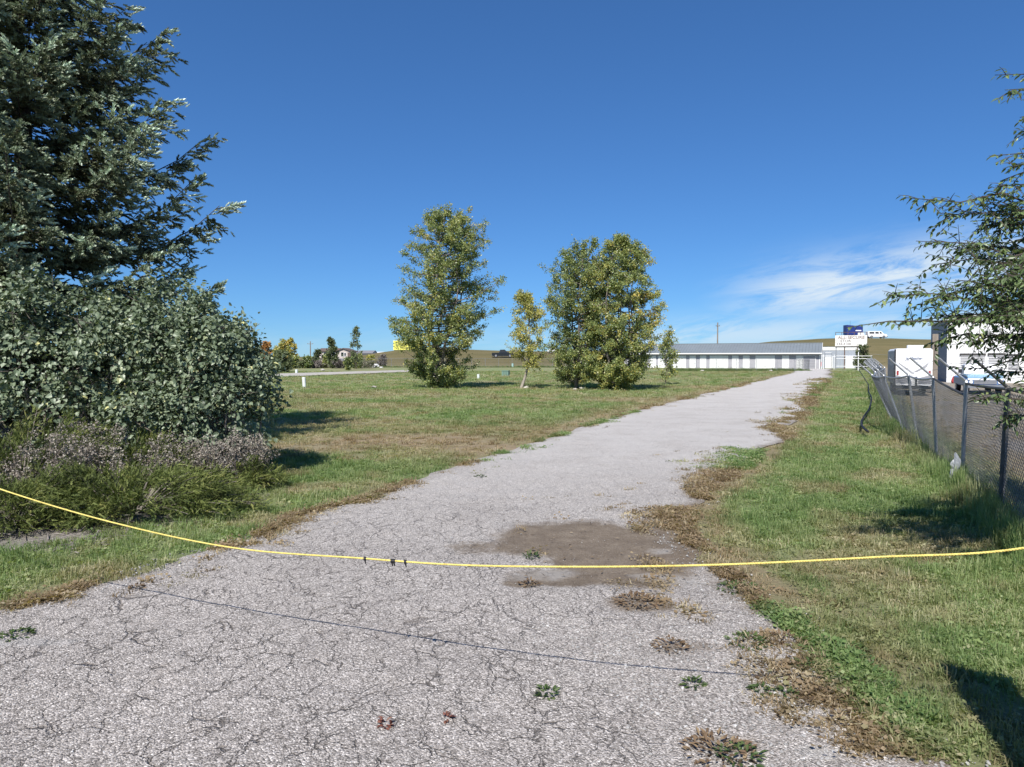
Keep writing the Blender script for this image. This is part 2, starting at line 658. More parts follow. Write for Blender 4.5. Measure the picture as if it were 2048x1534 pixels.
# ------------------------------------------------------------------ driveway
def drive_mat(far=False):
    m = bpy.data.materials.new('old_chip_seal')
    nd, lk = nodes_of(m)
    b = nd['Principled BSDF']
    b.inputs['Roughness'].default_value = 0.9
    b.inputs['Specular IOR Level'].default_value = 0.2
    geo = nd.new('ShaderNodeNewGeometry')
    pos = geo.outputs['Position']

    def N(t, **k):
        n = nd.new(t)
        for a, v in k.items():
            if a in n.inputs:
                n.inputs[a].default_value = v
            else:
                setattr(n, a, v)
        return n

    def noise(scale, det=5, rough=.6, src=pos):
        n = N('ShaderNodeTexNoise', Scale=scale, Detail=det, Roughness=rough)
        lk.new(src, n.inputs['Vector'])
        return n.outputs

    def mth(op, a, c=None, clamp=False):
        n = nd.new('ShaderNodeMath')
        n.operation = op
        n.use_clamp = clamp
        for i, v in enumerate((a, c)):
            if v is None:
                continue
            if isinstance(v, (int, float)):
                n.inputs[i].default_value = v
            else:
                lk.new(v, n.inputs[i])
        return n.outputs[0]

    def mr(v, lo, hi, a=0.0, c=1.0):
        n = nd.new('ShaderNodeMapRange')
        n.interpolation_type = 'SMOOTHSTEP'
        lk.new(v, n.inputs[0])
        for i, q in enumerate((lo, hi, a, c)):
            n.inputs[i + 1].default_value = q
        return n.outputs[0]

    def attr(k):
        a = nd.new('ShaderNodeAttribute')
        a.attribute_name = k
        return a.outputs['Fac']

    def mix(f, a, c, blend='MIX'):
        x = nd.new('ShaderNodeMix')
        x.data_type = 'RGBA'
        x.blend_type = blend
        for s, v in ((0, f), (6, a), (7, c)):
            if isinstance(v, tuple):
                x.inputs[s].default_value = (*v, 1)
            elif isinstance(v, (int, float)):
                x.inputs[s].default_value = v
            else:
                lk.new(v, x.inputs[s])
        return x.outputs[2]
    # chippings: one colour each
    vo = N('ShaderNodeTexVoronoi', Scale=92.0)
    lk.new(pos, vo.inputs['Vector'])
    sepc = nd.new('ShaderNodeSeparateColor')
    lk.new(vo.outputs['Color'], sepc.inputs[0])
    chip = ramp(nd, [(0.0, (0.148, 0.136, 0.127)), (0.35, (0.296, 0.275, 0.259)), (0.7, (0.439, 0.410, 0.391)), (0.93, (0.616, 0.582, 0.559)), (1.0, (0.798, 0.768, 0.746))])
    lk.new(sepc.outputs[0], chip.inputs[0])
    tint = ramp(nd, [(0.3, (.83, .80, .77)), (0.5, (1.0, .975, .94)), (0.72, (1.13, 1.10, 1.06))])
    lk.new(mth('ADD', mth('MULTIPLY', noise(.55, 6, .62)[0], .6), mth('MULTIPLY', noise(4.5, 5, .7)[0], .4)), tint.inputs[0])
    col = mix(1.0, chip.outputs[0], tint.outputs[0], 'MULTIPLY')
    # warm dust
    col = mix(mth('MULTIPLY', mr(noise(1.7, 6, .7)[0], .55, .75), .3), col, (.40, .35, .30))
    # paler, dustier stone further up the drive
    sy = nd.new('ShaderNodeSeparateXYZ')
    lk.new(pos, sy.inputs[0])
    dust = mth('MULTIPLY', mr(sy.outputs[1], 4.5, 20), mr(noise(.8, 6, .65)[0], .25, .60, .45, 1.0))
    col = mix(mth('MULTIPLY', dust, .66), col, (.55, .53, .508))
    # alligator cracks
    wv = noise(2.1, 4, .6)[1]
    vm = nd.new('ShaderNodeVectorMath')
    vm.operation = 'MULTIPLY_ADD'
    lk.new(wv, vm.inputs[0])
    vm.inputs[1].default_value = (.42, .42, 0)
    lk.new(pos, vm.inputs[2])
    wv2 = noise(13, 4, .7)[1]
    vm2 = nd.new('ShaderNodeVectorMath')
    vm2.operation = 'MULTIPLY_ADD'
    lk.new(wv2, vm2.inputs[0])
    vm2.inputs[1].default_value = (.075, .075, 0)
    lk.new(vm.outputs[0], vm2.inputs[2])
    mp = nd.new('ShaderNodeMapping')
    mp.inputs['Rotation'].default_value = (0, 0, radians(-18))
    mp.inputs['Scale'].default_value = (1.25, .72, 0)
    lk.new(vm2.outputs[0], mp.inputs[0])
    ck = []
    for s, w in ((2.4, .0068), (4.8, .0050)):
        v = N('ShaderNodeTexVoronoi', Scale=s, feature='DISTANCE_TO_EDGE')
        lk.new(mp.outputs[0], v.inputs['Vector'])
        wid = mth('MULTIPLY', mr(noise(.9 * s, 4, .65)[0], .34, .68, .0, 1.25), w * s)
        ck.append(mth('SUBTRACT', 1.0, mth('DIVIDE', v.outputs['Distance'], mth('ADD', wid, 0.0008)), True))
    cr = mth('MAXIMUM', ck[0], mth('MULTIPLY', ck[1], .75))
    cr = mth('MULTIPLY', cr, mth('SUBTRACT', attr('crack'), mth('MULTIPLY', attr('dirt'), 1.1), True))
    col = mix(mth('MULTIPLY', mr(cr, .0, 1.0), .66), col, (.10, .082, .068))
    # damp silt in the dip
    dirt = attr('dirt')
    dn = mth('ADD', mth('ADD', mth('MULTIPLY', noise(5, 6, .7)[0], .55), mth('MULTIPLY', noise(21, 6, .75)[0], .45)), mth('MULTIPLY', dirt, 1.0))
    df = mr(dn, .78, 1.16)
    silt = ramp(nd, [(0.3, (.07, .050, .034)), (0.5, (.145, .112, .080)), (0.70, (.28, .235, .18))])
    lk.new(mth('ADD', mth('MULTIPLY', noise(3.5, 6, .7)[0], .45), mth('MULTIPLY', noise(38, 6, .8)[0], .55)), silt.inputs[0])
    col = mix(mth('MULTIPLY', df, .92), col, silt.outputs[0])
    # soil and old roots creeping in from the edge
    ed = mth('ADD', mth('MULTIPLY', noise(3.2, 7, .72)[0], 1.0), mth('MULTIPLY', attr('edge'), .55))
    col = mix(mth('MULTIPLY', mr(ed, .74, 1.20), .75), col, silt.outputs[0])
    # pale bleached spots
    col = mix(mth('MULTIPLY', mr(mth('ADD', noise(2.6, 5, .6)[0], mth('MULTIPLY', attr('pale'), .42)), .62, 1.0), .4), col, (.46, .45, .435))
    lk.new(col, b.inputs['Base Color'])
    h = mth('ADD', mth('MULTIPLY', vo.outputs['Distance'], -0.55), mth('MULTIPLY', noise(170, 3, .6)[0], .35))
    h = mth('ADD', mth('MULTIPLY', h, mth('SUBTRACT', 1.0, mth('MULTIPLY', df, .45))), mth('MULTIPLY', cr, -1.6))
    h = mth('ADD', h, mth('MULTIPLY', noise(9, 6, .7)[0], 1.0))
    bp = nd.new('ShaderNodeBump')
    bp.inputs['Strength'].default_value = 0.85
    bp.inputs['Distance'].default_value = 0.022
    lk.new(h, bp.inputs['Height'])
    lk.new(bp.outputs[0], b.inputs['Normal'])
    return m


def drive_attrs(x, y):
    dirt = 0
    for px, py, rx, ry, s in [(1180, 1085, 1.25, 1.25, 1), (1260, 1120, 0.95, 1.35, 1), (1060, 1100, .75, .55, .7), (960, 1098, .55, .5, .55), (1400, 1070, .9, 1.0, .85),
                              (1380, 1110, .8, .5, .7), (1275, 1212, .40, .30, .62), (1130, 1160, .8, .4, .75), (1430, 1030, 1.0, 1.0, .7),
                              (1045, 1172, .25, .2, .8), (1370, 1300, .35, .2, .5), (1450, 1500, .35, .2, .5)]:
        dirt = np.maximum(dirt, s * near_px(x, y, px, py, rx, ry, k=.3, seed=int(px + py)))
    loose = np.maximum(smooth(x + .35 * (y - 5.2), -0.2, .9) * (1 - smooth(y, 5.4, 6.8)), 0)
    loose = np.maximum(loose, smooth(-road_d(x, y), -.7, -.1) * (1 - smooth(y, 9, 13)))
    crack = (1 - smooth(y, 8, 13)) * (1 - .8 * loose) + .30 * smooth(y, 8, 13) * (1 - smooth(y, 24, 45))
    pale = 0
    for px, py, rx, ry in [(1320, 1106, .22, .18), (1090, 1155, .5, .28), (1330, 1160, .5, .25), (40, 1290, .5, .12), (1640, 1515, .2, .1)]:
        pale = np.maximum(pale, near_px(x, y, px, py, rx, ry, k=.25, seed=int(px)))
    return dirt, loose, crack, pale


def _drive():
    ys = [-12.0]
    while ys[-1] < 141:
        ys.append(ys[-1] + max(0.03, 0.009 * abs(ys[-1])) * (1 if ys[-1] > 1.5 else 8))
    ys = np.array(ys)
    t = np.linspace(0, 1, 150)
    l, r = roadx(ys)
    l, r = l + rag(ys, 0), r + rag(ys, 1)
    x = l[:, None] + (r - l)[:, None] * t[None]
    y = np.repeat(ys[:, None], len(t), 1)
    e = np.minimum(x - l[:, None], r[:, None] - x)
    z = 0.012 + 0.0003 * np.clip(y, 0, 150) + 0.02 * smooth(e, 0, .5)
    near = 1 - smooth(y, 15, 30)
    z = z + near * ((fbm(x * 1.2, y * 1.2, seed=51) - .5) * .035 + (fbm(x * 5, y * 5, seed=52) - .5) * .014)
    dirt, loose, crack, pale = drive_attrs(x.ravel(), y.ravel())
    z = z.ravel() - dirt * .018
    V = np.c_[x.ravel(), y.ravel(), z]
    n = len(t)
    i = np.arange(len(ys) - 1)[:, None] * n
    j = np.arange(n - 1)[None]
    q = np.stack([i + j, i + j + 1, i + n + j + 1, i + n + j], -1).reshape(-1, 4)
    edge = 1 - smooth(e.ravel(), 0.0, .55 + .012 * np.clip(y.ravel(), 0, 100))
    edge = edge * np.where(x.ravel() > (l + r).repeat(n) / 2, 1.0, .75)
    return V, q, {'dirt': dirt, 'loose': loose, 'crack': crack, 'pale': pale, 'edge': edge}


V, q, at = _drive()
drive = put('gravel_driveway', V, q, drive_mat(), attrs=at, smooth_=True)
tag(drive, 'cracked grey chip-seal driveway running up to the storage units', kind='structure')

# thin gravel lane on the far left
lane_mat = M('pale_gravel', (.42, .39, .35), rough=.95, vary=.25, scale=1.2, bump=.5, bscale=20)
lx = np.linspace(0, 1, 40)
A0, A1 = np.array(G(380, 762)), np.array(G(820, 744.6))
B0, B1 = np.array(G(380, 753.5)), np.array(G(840, 740.3))
near_e = A0 + (A1 - A0) * lx[:, None]
far_e = B0 + (B1 - B0) * lx[:, None]
wob = (vnoise(lx * 14, lx * 0, seed=9) - .5)[:, None] * np.array((0, 1.2))
V = np.concatenate([np.c_[near_e + wob, np.full(40, .10)], np.c_[far_e + wob, np.full(40, .10)]])
i = np.arange(39)
lane = put('gravel_lane', V, np.c_[i, i + 1, i + 41, i + 40], lane_mat)
tag(lane, 'pale gravel lane crossing the grass before the far fence', kind='structure')


# ------------------------------------------------------------------ instanced ground cover
def hidden_collection(name, objs):
    c = bpy.data.collections.new(name)
    for o in objs:
        c.objects.link(o)
    return c


def gn_cover(name, pts, rot, scl, idx, variants, label, extra):
    """one stuff object: points carrying copies of a few small tufts or stones"""
    me = mk_mesh(name, pts, [], [], {'rot': rot, 'scl': scl, 'idx': idx.astype(np.int64), **extra})
    o = link(name, me)
    tag(o, label, kind='stuff')
    col = hidden_collection(name + '_kinds', [bpy.data.objects.new(name + '_kind', m) for m in variants])
    t = bpy.data.node_groups.new(name + '_nodes', 'GeometryNodeTree')
    t.interface.new_socket('Geometry', in_out='INPUT', socket_type='NodeSocketGeometry')
    t.interface.new_socket('Geometry', in_out='OUTPUT', socket_type='NodeSocketGeometry')
    n, lk = t.nodes, t.links
    gi, go = n.new('NodeGroupInput'), n.new('NodeGroupOutput')
    iop = n.new('GeometryNodeInstanceOnPoints')
    ci = n.new('GeometryNodeCollectionInfo')
    ci.inputs['Collection'].default_value = col
    ci.inputs['Separate Children'].default_value = True
    ci.inputs['Reset Children'].default_value = True
    iop.inputs['Pick Instance'].default_value = True

    def na(k, ty):
        a = n.new('GeometryNodeInputNamedAttribute')
        a.data_type = ty
        a.inputs['Name'].default_value = k
        return a.outputs['Attribute']
    e2r = n.new('FunctionNodeEulerToRotation')
    lk.new(na('rot', 'FLOAT_VECTOR'), e2r.inputs[0])
    lk.new(gi.outputs[0], iop.inputs['Points'])
    lk.new(ci.outputs[0], iop.inputs['Instance'])
    lk.new(na('idx', 'INT'), iop.inputs['Instance Index'])
    lk.new(e2r.outputs[0], iop.inputs['Rotation'])
    lk.new(na('scl', 'FLOAT_VECTOR'), iop.inputs['Scale'])
    lk.new(iop.outputs[0], go.inputs[0])
    md = o.modifiers.new('cover', 'NODES')
    md.node_group = t
    return o


GREEN = [(0.0, (.075, .135, .045)), (0.35, (.160, .245, .085)), (0.62, (.255, .335, .135)), (0.82, (.36, .395, .205)), (1.0, (.48, .45, .29))]
STRAW = [(0.0, (.15, .105, .065)), (0.4, (.30, .22, .135)), (0.7, (.43, .345, .23)), (1.0, (.55, .49, .36))]
blade_mat = leafmat('grass_blades', GREEN, rough=.5, transl=.40, spec=.3, inst=True, dry=STRAW, tcol=(1.3, 1.35, .5))


def clump(nb, spread, h0, h1, w, lean, seed, broad=0):
    r = np.random.default_rng(seed)
    a = Acc()
    th = r.uniform(0, 2 * pi, nb)
    rr = spread * np.sqrt(r.uniform(0, 1, nb))
    for k in range(nb):
        b = np.array((rr[k] * cos(th[k]), rr[k] * sin(th[k]), -.012))
        ph = r.uniform(0, 2 * pi)
        d = np.array((cos(ph), sin(ph), 0))
        s = np.array((-sin(ph), cos(ph), 0))
        h = r.uniform(h0, h1)
        ln = r.uniform(.15, 1) * lean
        ww = w * r.uniform(.6, 1.3)
        m_ = b + np.array((0, 0, h * .6)) + d * h * ln * .35
        t_ = b + np.array((0, 0, h * (1 - .45 * ln))) + d * h * ln
        a.add([b - s * ww, b + s * ww, m_ + s * ww * .8, m_ - s * ww * .8, t_], [np.array([(0, 1, 2, 3)]), np.array([(3, 2, 4)])])
    for k in range(broad):
        b = np.array((*(r.normal(size=2) * spread * .6), r.uniform(.01, .05)))
        d = unit(np.array((r.normal(), r.normal(), .35)))
        s = unit(np.cross(d, (0, 0, 1)))
        L, W = r.uniform(.025, .05), r.uniform(.010, .018)
        a.add([b, b + d * L * .5 + s * W, b + d * L, b + d * L * .5 - s * W], np.array([(0, 1, 2), (0, 2, 3)]))
    V, Fs = a.get()
    return mk_mesh('tuft_kind', V, Fs, blade_mat)


kinds = [clump(30, .11, .045, .11, .0040, .9, 1), clump(28, .10, .06, .14, .0042, 1.0, 2), clump(34, .12, .03, .085, .0038, 1.0, 3),
         clump(26, .11, .05, .12, .0044, 1.1, 4, 6), clump(12, .08, .02, .06, .003, 1.0, 5, 22), clump(20, .07, .09, .20, .0036, .9, 6)]


def wedge(n, y0, y1, xl, xr):
    """uniform points in the trapezium seen between two depths, with a margin to both sides"""
    y = np.sqrt(rng.uniform(y0 ** 2, y1 ** 2, n))
    f = rng.uniform(0, 1, n)
    a, b = xl * y - 1.2, xr * y + 1.2
    return a + (b - a) * f, y


gx, gy, gs, tall = [], [], [], []
for y0, y1, dens, sc in [(2.6, 6, 200, .95), (6, 10, 180, 1.0), (10, 15, 120, 1.12), (15, 24, 60, 1.35), (24, 38, 24, 1.8), (38, 62, 8.5, 2.5), (62, 118, 2.4, 3.4)]:
    area = .5 * (y1 ** 2 - y0 ** 2) * 1.75 + 2.4 * (y1 - y0)
    x, y = wedge(int(area * dens), y0, y1, -.86, .89)
    gx.append(x)
    gy.append(y)
    gs.append(np.full(len(x), sc))
x, y, s = np.concatenate(gx), np.concatenate(gy), np.concatenate(gs)
rd = road_d(x, y)
dry, bare = dry_at(x, y), bare_at(x, y)
fs = fence_side(x, y)
rside = x > .5 * sum(roadx(y))
keep = rd < -0.02 + np.where(rside, .75, .22) * (fbm(x * 2.2, y * 2.2, seed=61) - .46)
keep &= rng.uniform(size=len(x)) > bare * 1.05
keep &= rng.uniform(size=len(x)) > smooth(fs, .3, 1.5) * .80
keep &= rng.uniform(size=len(x)) > smooth(dry, .25, .9) * .62
la = (A1 - A0) / np.linalg.norm(A1 - A0)
lane_c = (A0 + B0) / 2
lq = (x - lane_c[0]) * -la[1] + (y - lane_c[1]) * la[0]
keep &= ~((np.abs(lq - 1.0) < 5.5) & (x < 0) & (y > 60))
sparse = smooth(fbm(x * 1.7, y * 1.7, seed=64), .62, .48)
keep &= rng.uniform(size=len(x)) < .45 + .55 * sparse
# the bottom-right shoulder is thin and weedy near the gravel
keep &= rng.uniform(size=len(x)) < .25 + .75 * smooth(-rd, 0.0, .6)
x, y, s, dry, fs, rd = [v[keep] for v in (x, y, s, dry, fs, rd)]
n = len(x)
tallness = np.exp(-((fs + .15) / .35) ** 2) * (y > 3)
hgt = s ** .55 * rng.uniform(.65, 1.25, n) * (.55 + .9 * fbm(x * .9, y * .9, seed=66)) * (1 + 1.5 * tallness) * (1 - .35 * dry)
lft = smooth(-x, 1.5, 3) * (y < 12)
hgt = hgt * (1 + .25 * lft)
scl = np.c_[s, s, hgt]
idx = rng.choice(6, n, p=[.24, .2, .22, .16, .11, .07])
idx = np.where((tallness > .4) & (rng.uniform(size=n) < .6), 5, idx)
tint = np.clip(.27 + .55 * fbm(x * .7, y * .7, seed=68) + rng.normal(0, .15, n) + .02 * lft + .05 * smooth(y, 20, 40), 0, 1)
rot = np.c_[rng.normal(0, .12, n), rng.normal(0, .12, n), rng.uniform(0, 2 * pi, n)]
dryv = np.clip(1.25 * dry * (.55 + .8 * rng.uniform(size=n)) + .10 * (rng.uniform(size=n) < .25), 0, 1)
gn_cover('grass', np.c_[x, y, ground_z(x, y)], rot, scl, idx, kinds, 'short mown grass with straw coloured patches on the lot', {'tint': tint, 'dry': dryv})

# ragged weeds and dead grass creeping over the drive edges
n = 26000
y = 4 * (75 / 4) ** rng.uniform(0, 1, n)
sd = rng.uniform(size=n) < .68
l, r = roadx(y)
inw = rng.exponential(.32, n) * np.where(sd, 1.0, .42) * (1 + y * .02) - .1
x = np.where(sd, r + rag(y, 1) - inw, l + rag(y, 0) + inw)
pn = fbm(x * 1.5, y * .8, seed=81)
k = (pn > .47 + .10 * inw - .05 * sd + .07 * smooth(y, 13, 20)) & (rng.uniform(size=n) < .55)
x, y, inw, sd, pn = x[k], y[k], inw[k], sd[k], pn[k]
n = len(x)
ss = rng.uniform(.5, 1.0, n) * (1 + y / 26)
gn_cover('edge_weeds', np.c_[x, y, np.maximum(ground_z(x, y), .012 + .0003 * y)], np.c_[rng.normal(0, .2, (n, 2)), rng.uniform(0, 6.28, n)], np.c_[ss, ss, ss * rng.uniform(.3, .75, n)],
         rng.choice(6, n, p=[.15, .1, .3, .1, .35, 0]), kinds, 'dead grass and small weeds creeping over the drive edges',
         {'tint': np.clip(rng.normal(.42, .22, n), 0, 1), 'dry': np.clip(1.15 - 1.3 * smooth(fbm(x * .6, y * .4, seed=83), .46, .64) * smooth(np.abs(y - 9.5), 1.0, 4.0) + rng.normal(0, .15, n), 0, 1)})

# uncut taller grass under the far fence in front of the storage doors
u0, u1 = np.array((28.0, 121.5)), np.array((50.5, 122.5))
n = 2600
f = rng.uniform(0, 1, n)
pt = u0 + (u1 - u0) * f[:, None] + np.c_[np.zeros(n), rng.normal(0, 1.6, n)]
m2 = 1500
f2 = rng.uniform(-62, 30, m2)
pt2 = np.c_[f2, 163.5 + rng.normal(0, .8, m2)]
pt = np.concatenate([pt, pt2])
n = len(pt)
ss = rng.uniform(2.4, 3.8, n)
gn_cover('tall_grass', np.c_[pt, ground_z(pt[:, 0], pt[:, 1])], np.c_[np.zeros((n, 2)), rng.uniform(0, 6, n)], np.c_[ss, ss, ss * rng.uniform(.8, 1.25, n)],
         rng.choice(6, n), kinds, 'uncut dark green grass along the far fences', {'tint': rng.uniform(.0, .5, n), 'dry': np.clip(rng.normal(.12, .15, n), 0, 1)})

# loose stones
stone_mat = bpy.data.materials.new('limestone_chips')
nd, lk = nodes_of(stone_mat)
a = nd.new('ShaderNodeAttribute')
a.attribute_type = 'INSTANCER'
a.attribute_name = 'tint'
r = ramp(nd, [(0, (.14, .13, .122)), (.4, (.25, .24, .23)), (.8, (.36, .35, .338)), (1, (.52, .51, .495))])
lk.new(a.outputs['Fac'], r.inputs[0])
lk.new(r.outputs[0], nd['Principled BSDF'].inputs['Base Color'])
nd['Principled BSDF'].inputs['Roughness'].default_value = .9


def pebble(seed):
    r = np.random.default_rng(seed)
    p = (1 + 5 ** .5) / 2
    V = unit(np.array([(-1, p, 0), (1, p, 0), (-1, -p, 0), (1, -p, 0), (0, -1, p), (0, 1, p), (0, -1, -p), (0, 1, -p), (p, 0, -1), (p, 0, 1), (-p, 0, -1), (-p, 0, 1)], float))
    Fx = np.array([(0, 11, 5), (0, 5, 1), (0, 1, 7), (0, 7, 10), (0, 10, 11), (1, 5, 9), (5, 11, 4), (11, 10, 2), (10, 7, 6), (7, 1, 8), (3, 9, 4), (3, 4, 2), (3, 2, 6), (3, 6, 8),
                   (3, 8, 9), (4, 9, 5), (2, 4, 11), (6, 2, 10), (8, 6, 7), (9, 8, 1)])
    V = V * r.uniform(.7, 1.25, (12, 1)) * np.array((1, r.uniform(.6, .9), r.uniform(.45, .7)))
    return mk_mesh('stone_kind', V, Fx, stone_mat)


def drive_z(x, y):
    e = road_d(x, y)
    near = 1 - smooth(y, 15, 30)
    z = 0.012 + 0.0003 * np.clip(y, 0, 150) + 0.02 * smooth(e, 0, .5) + near * ((fbm(x * 1.2, y * 1.2, seed=51) - .5) * .035 + (fbm(x * 5, y * 5, seed=52) - .5) * .014)
    return z


n = 110000
x, y = wedge(n, 2.9, 12, -.85, .75)
dirt, loose, crack, pale = drive_attrs(x, y)
rd = road_d(x, y)
p = np.where(rd > -.25, .10 + .9 * loose, 0) * (1 - .85 * dirt) * (.35 + .9 * fbm(x * 2, y * 2, seed=71))
p = p * np.where(rd > .0, 1, .5)
k = rng.uniform(size=n) < p
x, y, loose, rd = x[k], y[k], loose[k], rd[k]
n = len(x)
sz = np.clip(rng.lognormal(0, .42, n) * (.0048 + .0034 * loose), .003, .016)
gn_cover('loose_gravel', np.c_[x, y, np.where(rd > 0, drive_z(x, y), ground_z(x, y) + .01) + sz * .2], rng.uniform(0, 6.28, (n, 3)) * np.array((.12, .12, 1)), np.c_[sz, sz, sz],
         rng.integers(0, 5, n), [pebble(s) for s in range(5)], 'loose pale limestone chips scattered over the driveway', {'tint': np.clip(rng.normal(.55, .24, n), 0, 1)})

# ------------------------------------------------------------------ vegetation
LEAF_Q = ([(0, 0, 0), (.45, .36, .09), (1, 0, -.03), (.45, -.36, .09)], [np.array([(0, 1, 2), (0, 2, 3)])])
LEAF_L = ([(0, 0, 0), (.3, .19, .05), (.65, .17, .03), (1, 0, -.10), (.65, -.17, .03), (.3, -.19, .05), (.5, 0, -.02)],
          [np.array([(0, 6, 1), (1, 6, 2), (2, 6, 3), (3, 6, 4), (4, 6, 5), (5, 6, 0)])])
LEAF_H = ([(0, 0, 0), (-.02, .30, .05), (.28, .43, .10), (.65, .27, .04), (1, 0, -.12), (.65, -.27, .04), (.28, -.43, .10), (-.02, -.30, .05), (.45, 0, -.05)],
          [np.array([(0, 8, 1), (1, 8, 2), (2, 8, 3), (3, 8, 4), (4, 8, 5), (5, 8, 6), (6, 8, 7), (7, 8, 0)])])

bark_grey = barkmat('grey_bark', (.20, .175, .15))
bark_dark = barkmat('dark_bark', (.09, .075, .062))
bark_pale = barkmat('pale_bark', (.36, .32, .27))


def put_leaves(name, tmpl, pos, xd, nr, sc, tint, mat, parent):
    V, Fs = scatter(tmpl[0], tmpl[1], pos, xd, nr, sc)
    return put(name, V, Fs, mat, parent, {'tint': np.repeat(np.clip(tint, 0, 1), len(tmpl[0]))})


def poplar(name, label, cat, bx, by, d, env, nlimb, nleaf, lsize, mat, stems=3, group=None, trunk_r=.18, clear=0.0, bark=None, t0=.5, tw=.5, spread=.5, dens_in=1.0):
    """ascending-limbed broadleaf tree: env lists (photo row, left, right) of the crown outline, turned into metres at depth d"""
    base = P(bx, by, d)
    gz = float(ground_z(np.array([base[0]]), np.array([base[1]]))[0])
    env = sorted([(ZA(py, d) - gz, P(l, py, d)[0] - base[0], P(r, py, d)[0] - base[0]) for py, l, r in env])
    ez, el, er = [np.array(v) for v in zip(*env)]
    ztop = ez[-1]
    root = thing(name, label, cat, (base[0], base[1], gz - .03), 0, group)

    def half(z):
        return np.interp(z, ez, el), np.interp(z, ez, er)

    def rad(z, ph):
        l, r = half(z)
        c = (l + r) / 2
        w = (r - l) / 2
        return c, w
    wood = Acc()
    lead = []
    for i in range(stems):
        th = 2 * pi * (i + rng.uniform(-.25, .25)) / stems + .6
        fr = spread * rng.uniform(.55, 1.1) if stems > 1 else .06
        zt = ztop * (rng.uniform(.86, 1.0) if i else .995)
        ts = np.linspace(0, 1, 9)
        pts = []
        for t in ts:
            z = zt * t
            c, w = rad(z, th)
            k = smooth(t, 0, .45)
            pts.append((c * k + cos(th) * w * fr * k * (1 - .25 * t) + rng.normal(0, .05) * (t > 0), sin(th) * w * fr * k + rng.normal(0, .05) * (t > 0), z))
        pts = np.array(pts)
        lead.append((pts, zt))
        wood.tube(pts, trunk_r * (1 - .93 * ts ** .8) * (1.0 if stems == 1 else .55), 7)
    LP, LX, LN, LT = [], [], [], []
    tw_n = 0
    per = max(4, nleaf // (nlimb * 9))
    for i in range(nlimb):
        pts, zt = lead[i % stems]
        z0 = max(clear, ez[0] * .6) + (zt * .97 - max(clear, ez[0] * .6)) * rng.uniform(0, 1) ** 1.2
        s = np.array([np.interp(z0, pts[:, 2], pts[:, k]) for k in range(3)])
        ph = rng.uniform(0, 2 * pi)
        rise = rng.uniform(.45, 1.5)
        z1 = min(z0 + rise * rng.uniform(.5, 1.2) * (1 + .6 * (z0 / ztop)), ztop * rng.uniform(.93, 1.01))
        if rng.uniform() < .22:
            z1 = max(z0 - rng.uniform(.1, .6), ez[0])
        c, w = rad(z1, ph)
        lobes = .80 + .30 * float(vnoise(np.array([ph * 1.2]), np.array([z1 * .55]), seed=len(label))[()][0])
        e = np.array((c + cos(ph) * w * lobes * rng.uniform(.72, 1.12), sin(ph) * w * lobes * rng.uniform(.72, 1.1), z1))
        t = np.linspace(0, 1, 6)[:, None]
        L = s + (e - s) * t
        L[:, 2] += -0.18 * np.linalg.norm(e - s) * (t * (1 - t))[:, 0] * 1.2
        L += rng.normal(0, .05, L.shape) * (t > 0)
        wood.tube(L, trunk_r * .17 * (1 - .8 * t[:, 0]) + .006, 4, False)
        ln = np.linalg.norm(e - s)
        for k in range(9):
            tt = rng.uniform(.18, 1.0) ** .8
            p = np.array([np.interp(tt, t[:, 0], L[:, j]) for j in range(3)])
            dr = unit(unit(e - s) * .7 + rng.normal(size=3) * .7 + np.array((0, 0, .35)))
            tl = rng.uniform(.3, .8) * (.5 + .11 * ln) * (1.15 - .3 * tt)
            q = p + dr * tl
            if k < 5:
                wood.tube([p, (p + q) / 2 + rng.normal(0, .02, 3), q], [.014, .010, .005], 3, False)
            u = rng.uniform(0.1, 1.05, per)
            LP.append(p + (q - p) * u[:, None] + rng.normal(0, .10 + .02 * lsize, (per, 3)))
            LX.append(unit(dr * .4 + rng.normal(size=(per, 3)) * .8 + np.array((0, 0, -.35))))
            LN.append(unit(rng.normal(size=(per, 3)) * .9 + np.array((e[0] * .15, e[1] * .15 - .25, .6))))
            LT.append(np.full(per, rng.normal(0, .12)) + rng.normal(0, .14, per) + .10 * tt)
    LP = np.concatenate(LP)
    tint = t0 + np.concatenate(LT) + tw * (fbm(LP[:, 0] * .5, LP[:, 1] * .5, LP[:, 2] * .5, seed=len(name) + int(bx)) - .5)
    wood.put('trunk', bark or bark_grey, root)
    put_leaves('crown', LEAF_Q, LP, np.concatenate(LX), np.concatenate(LN), lsize * rng.uniform(.6, 1.25, len(LP)), tint, mat, root)
    return root


pop_stops = [(0, (0.087, 0.128, 0.052)), (.3, (0.175, 0.226, 0.081)), (.55, (0.284, 0.328, 0.110)), (.78, (0.437, 0.408, 0.110)), (1, (0.612, 0.451, 0.110))]
pop_mat = leafmat('poplar_leaves', pop_stops, rough=.38, transl=.28, spec=.6)
yel_mat = leafmat('yellowing_leaves', [(0, (0.204, 0.229, 0.079)), (.35, (0.396, 0.394, 0.119)), (.7, (0.624, 0.547, 0.158)), (1, (0.744, 0.585, 0.224))], rough=.5, transl=.3)
oran_mat = leafmat('orange_leaves', [(0, (.26, .13, .04)), (.5, (.45, .22, .07)), (1, (.55, .36, .14))], rough=.55, transl=.3)
dark_mat = leafmat('dark_leaves', [(0, (0.042, 0.058, 0.026)), (.5, (0.090, 0.114, 0.054)), (1, (0.156, 0.186, 0.084))], rough=.55, transl=.15)
grey_mat = leafmat('dead_grey_twigs', [(0, (.10, .085, .075)), (.5, (.19, .165, .15)), (1, (.30, .27, .25))], rough=.9, transl=.05, spec=.1)

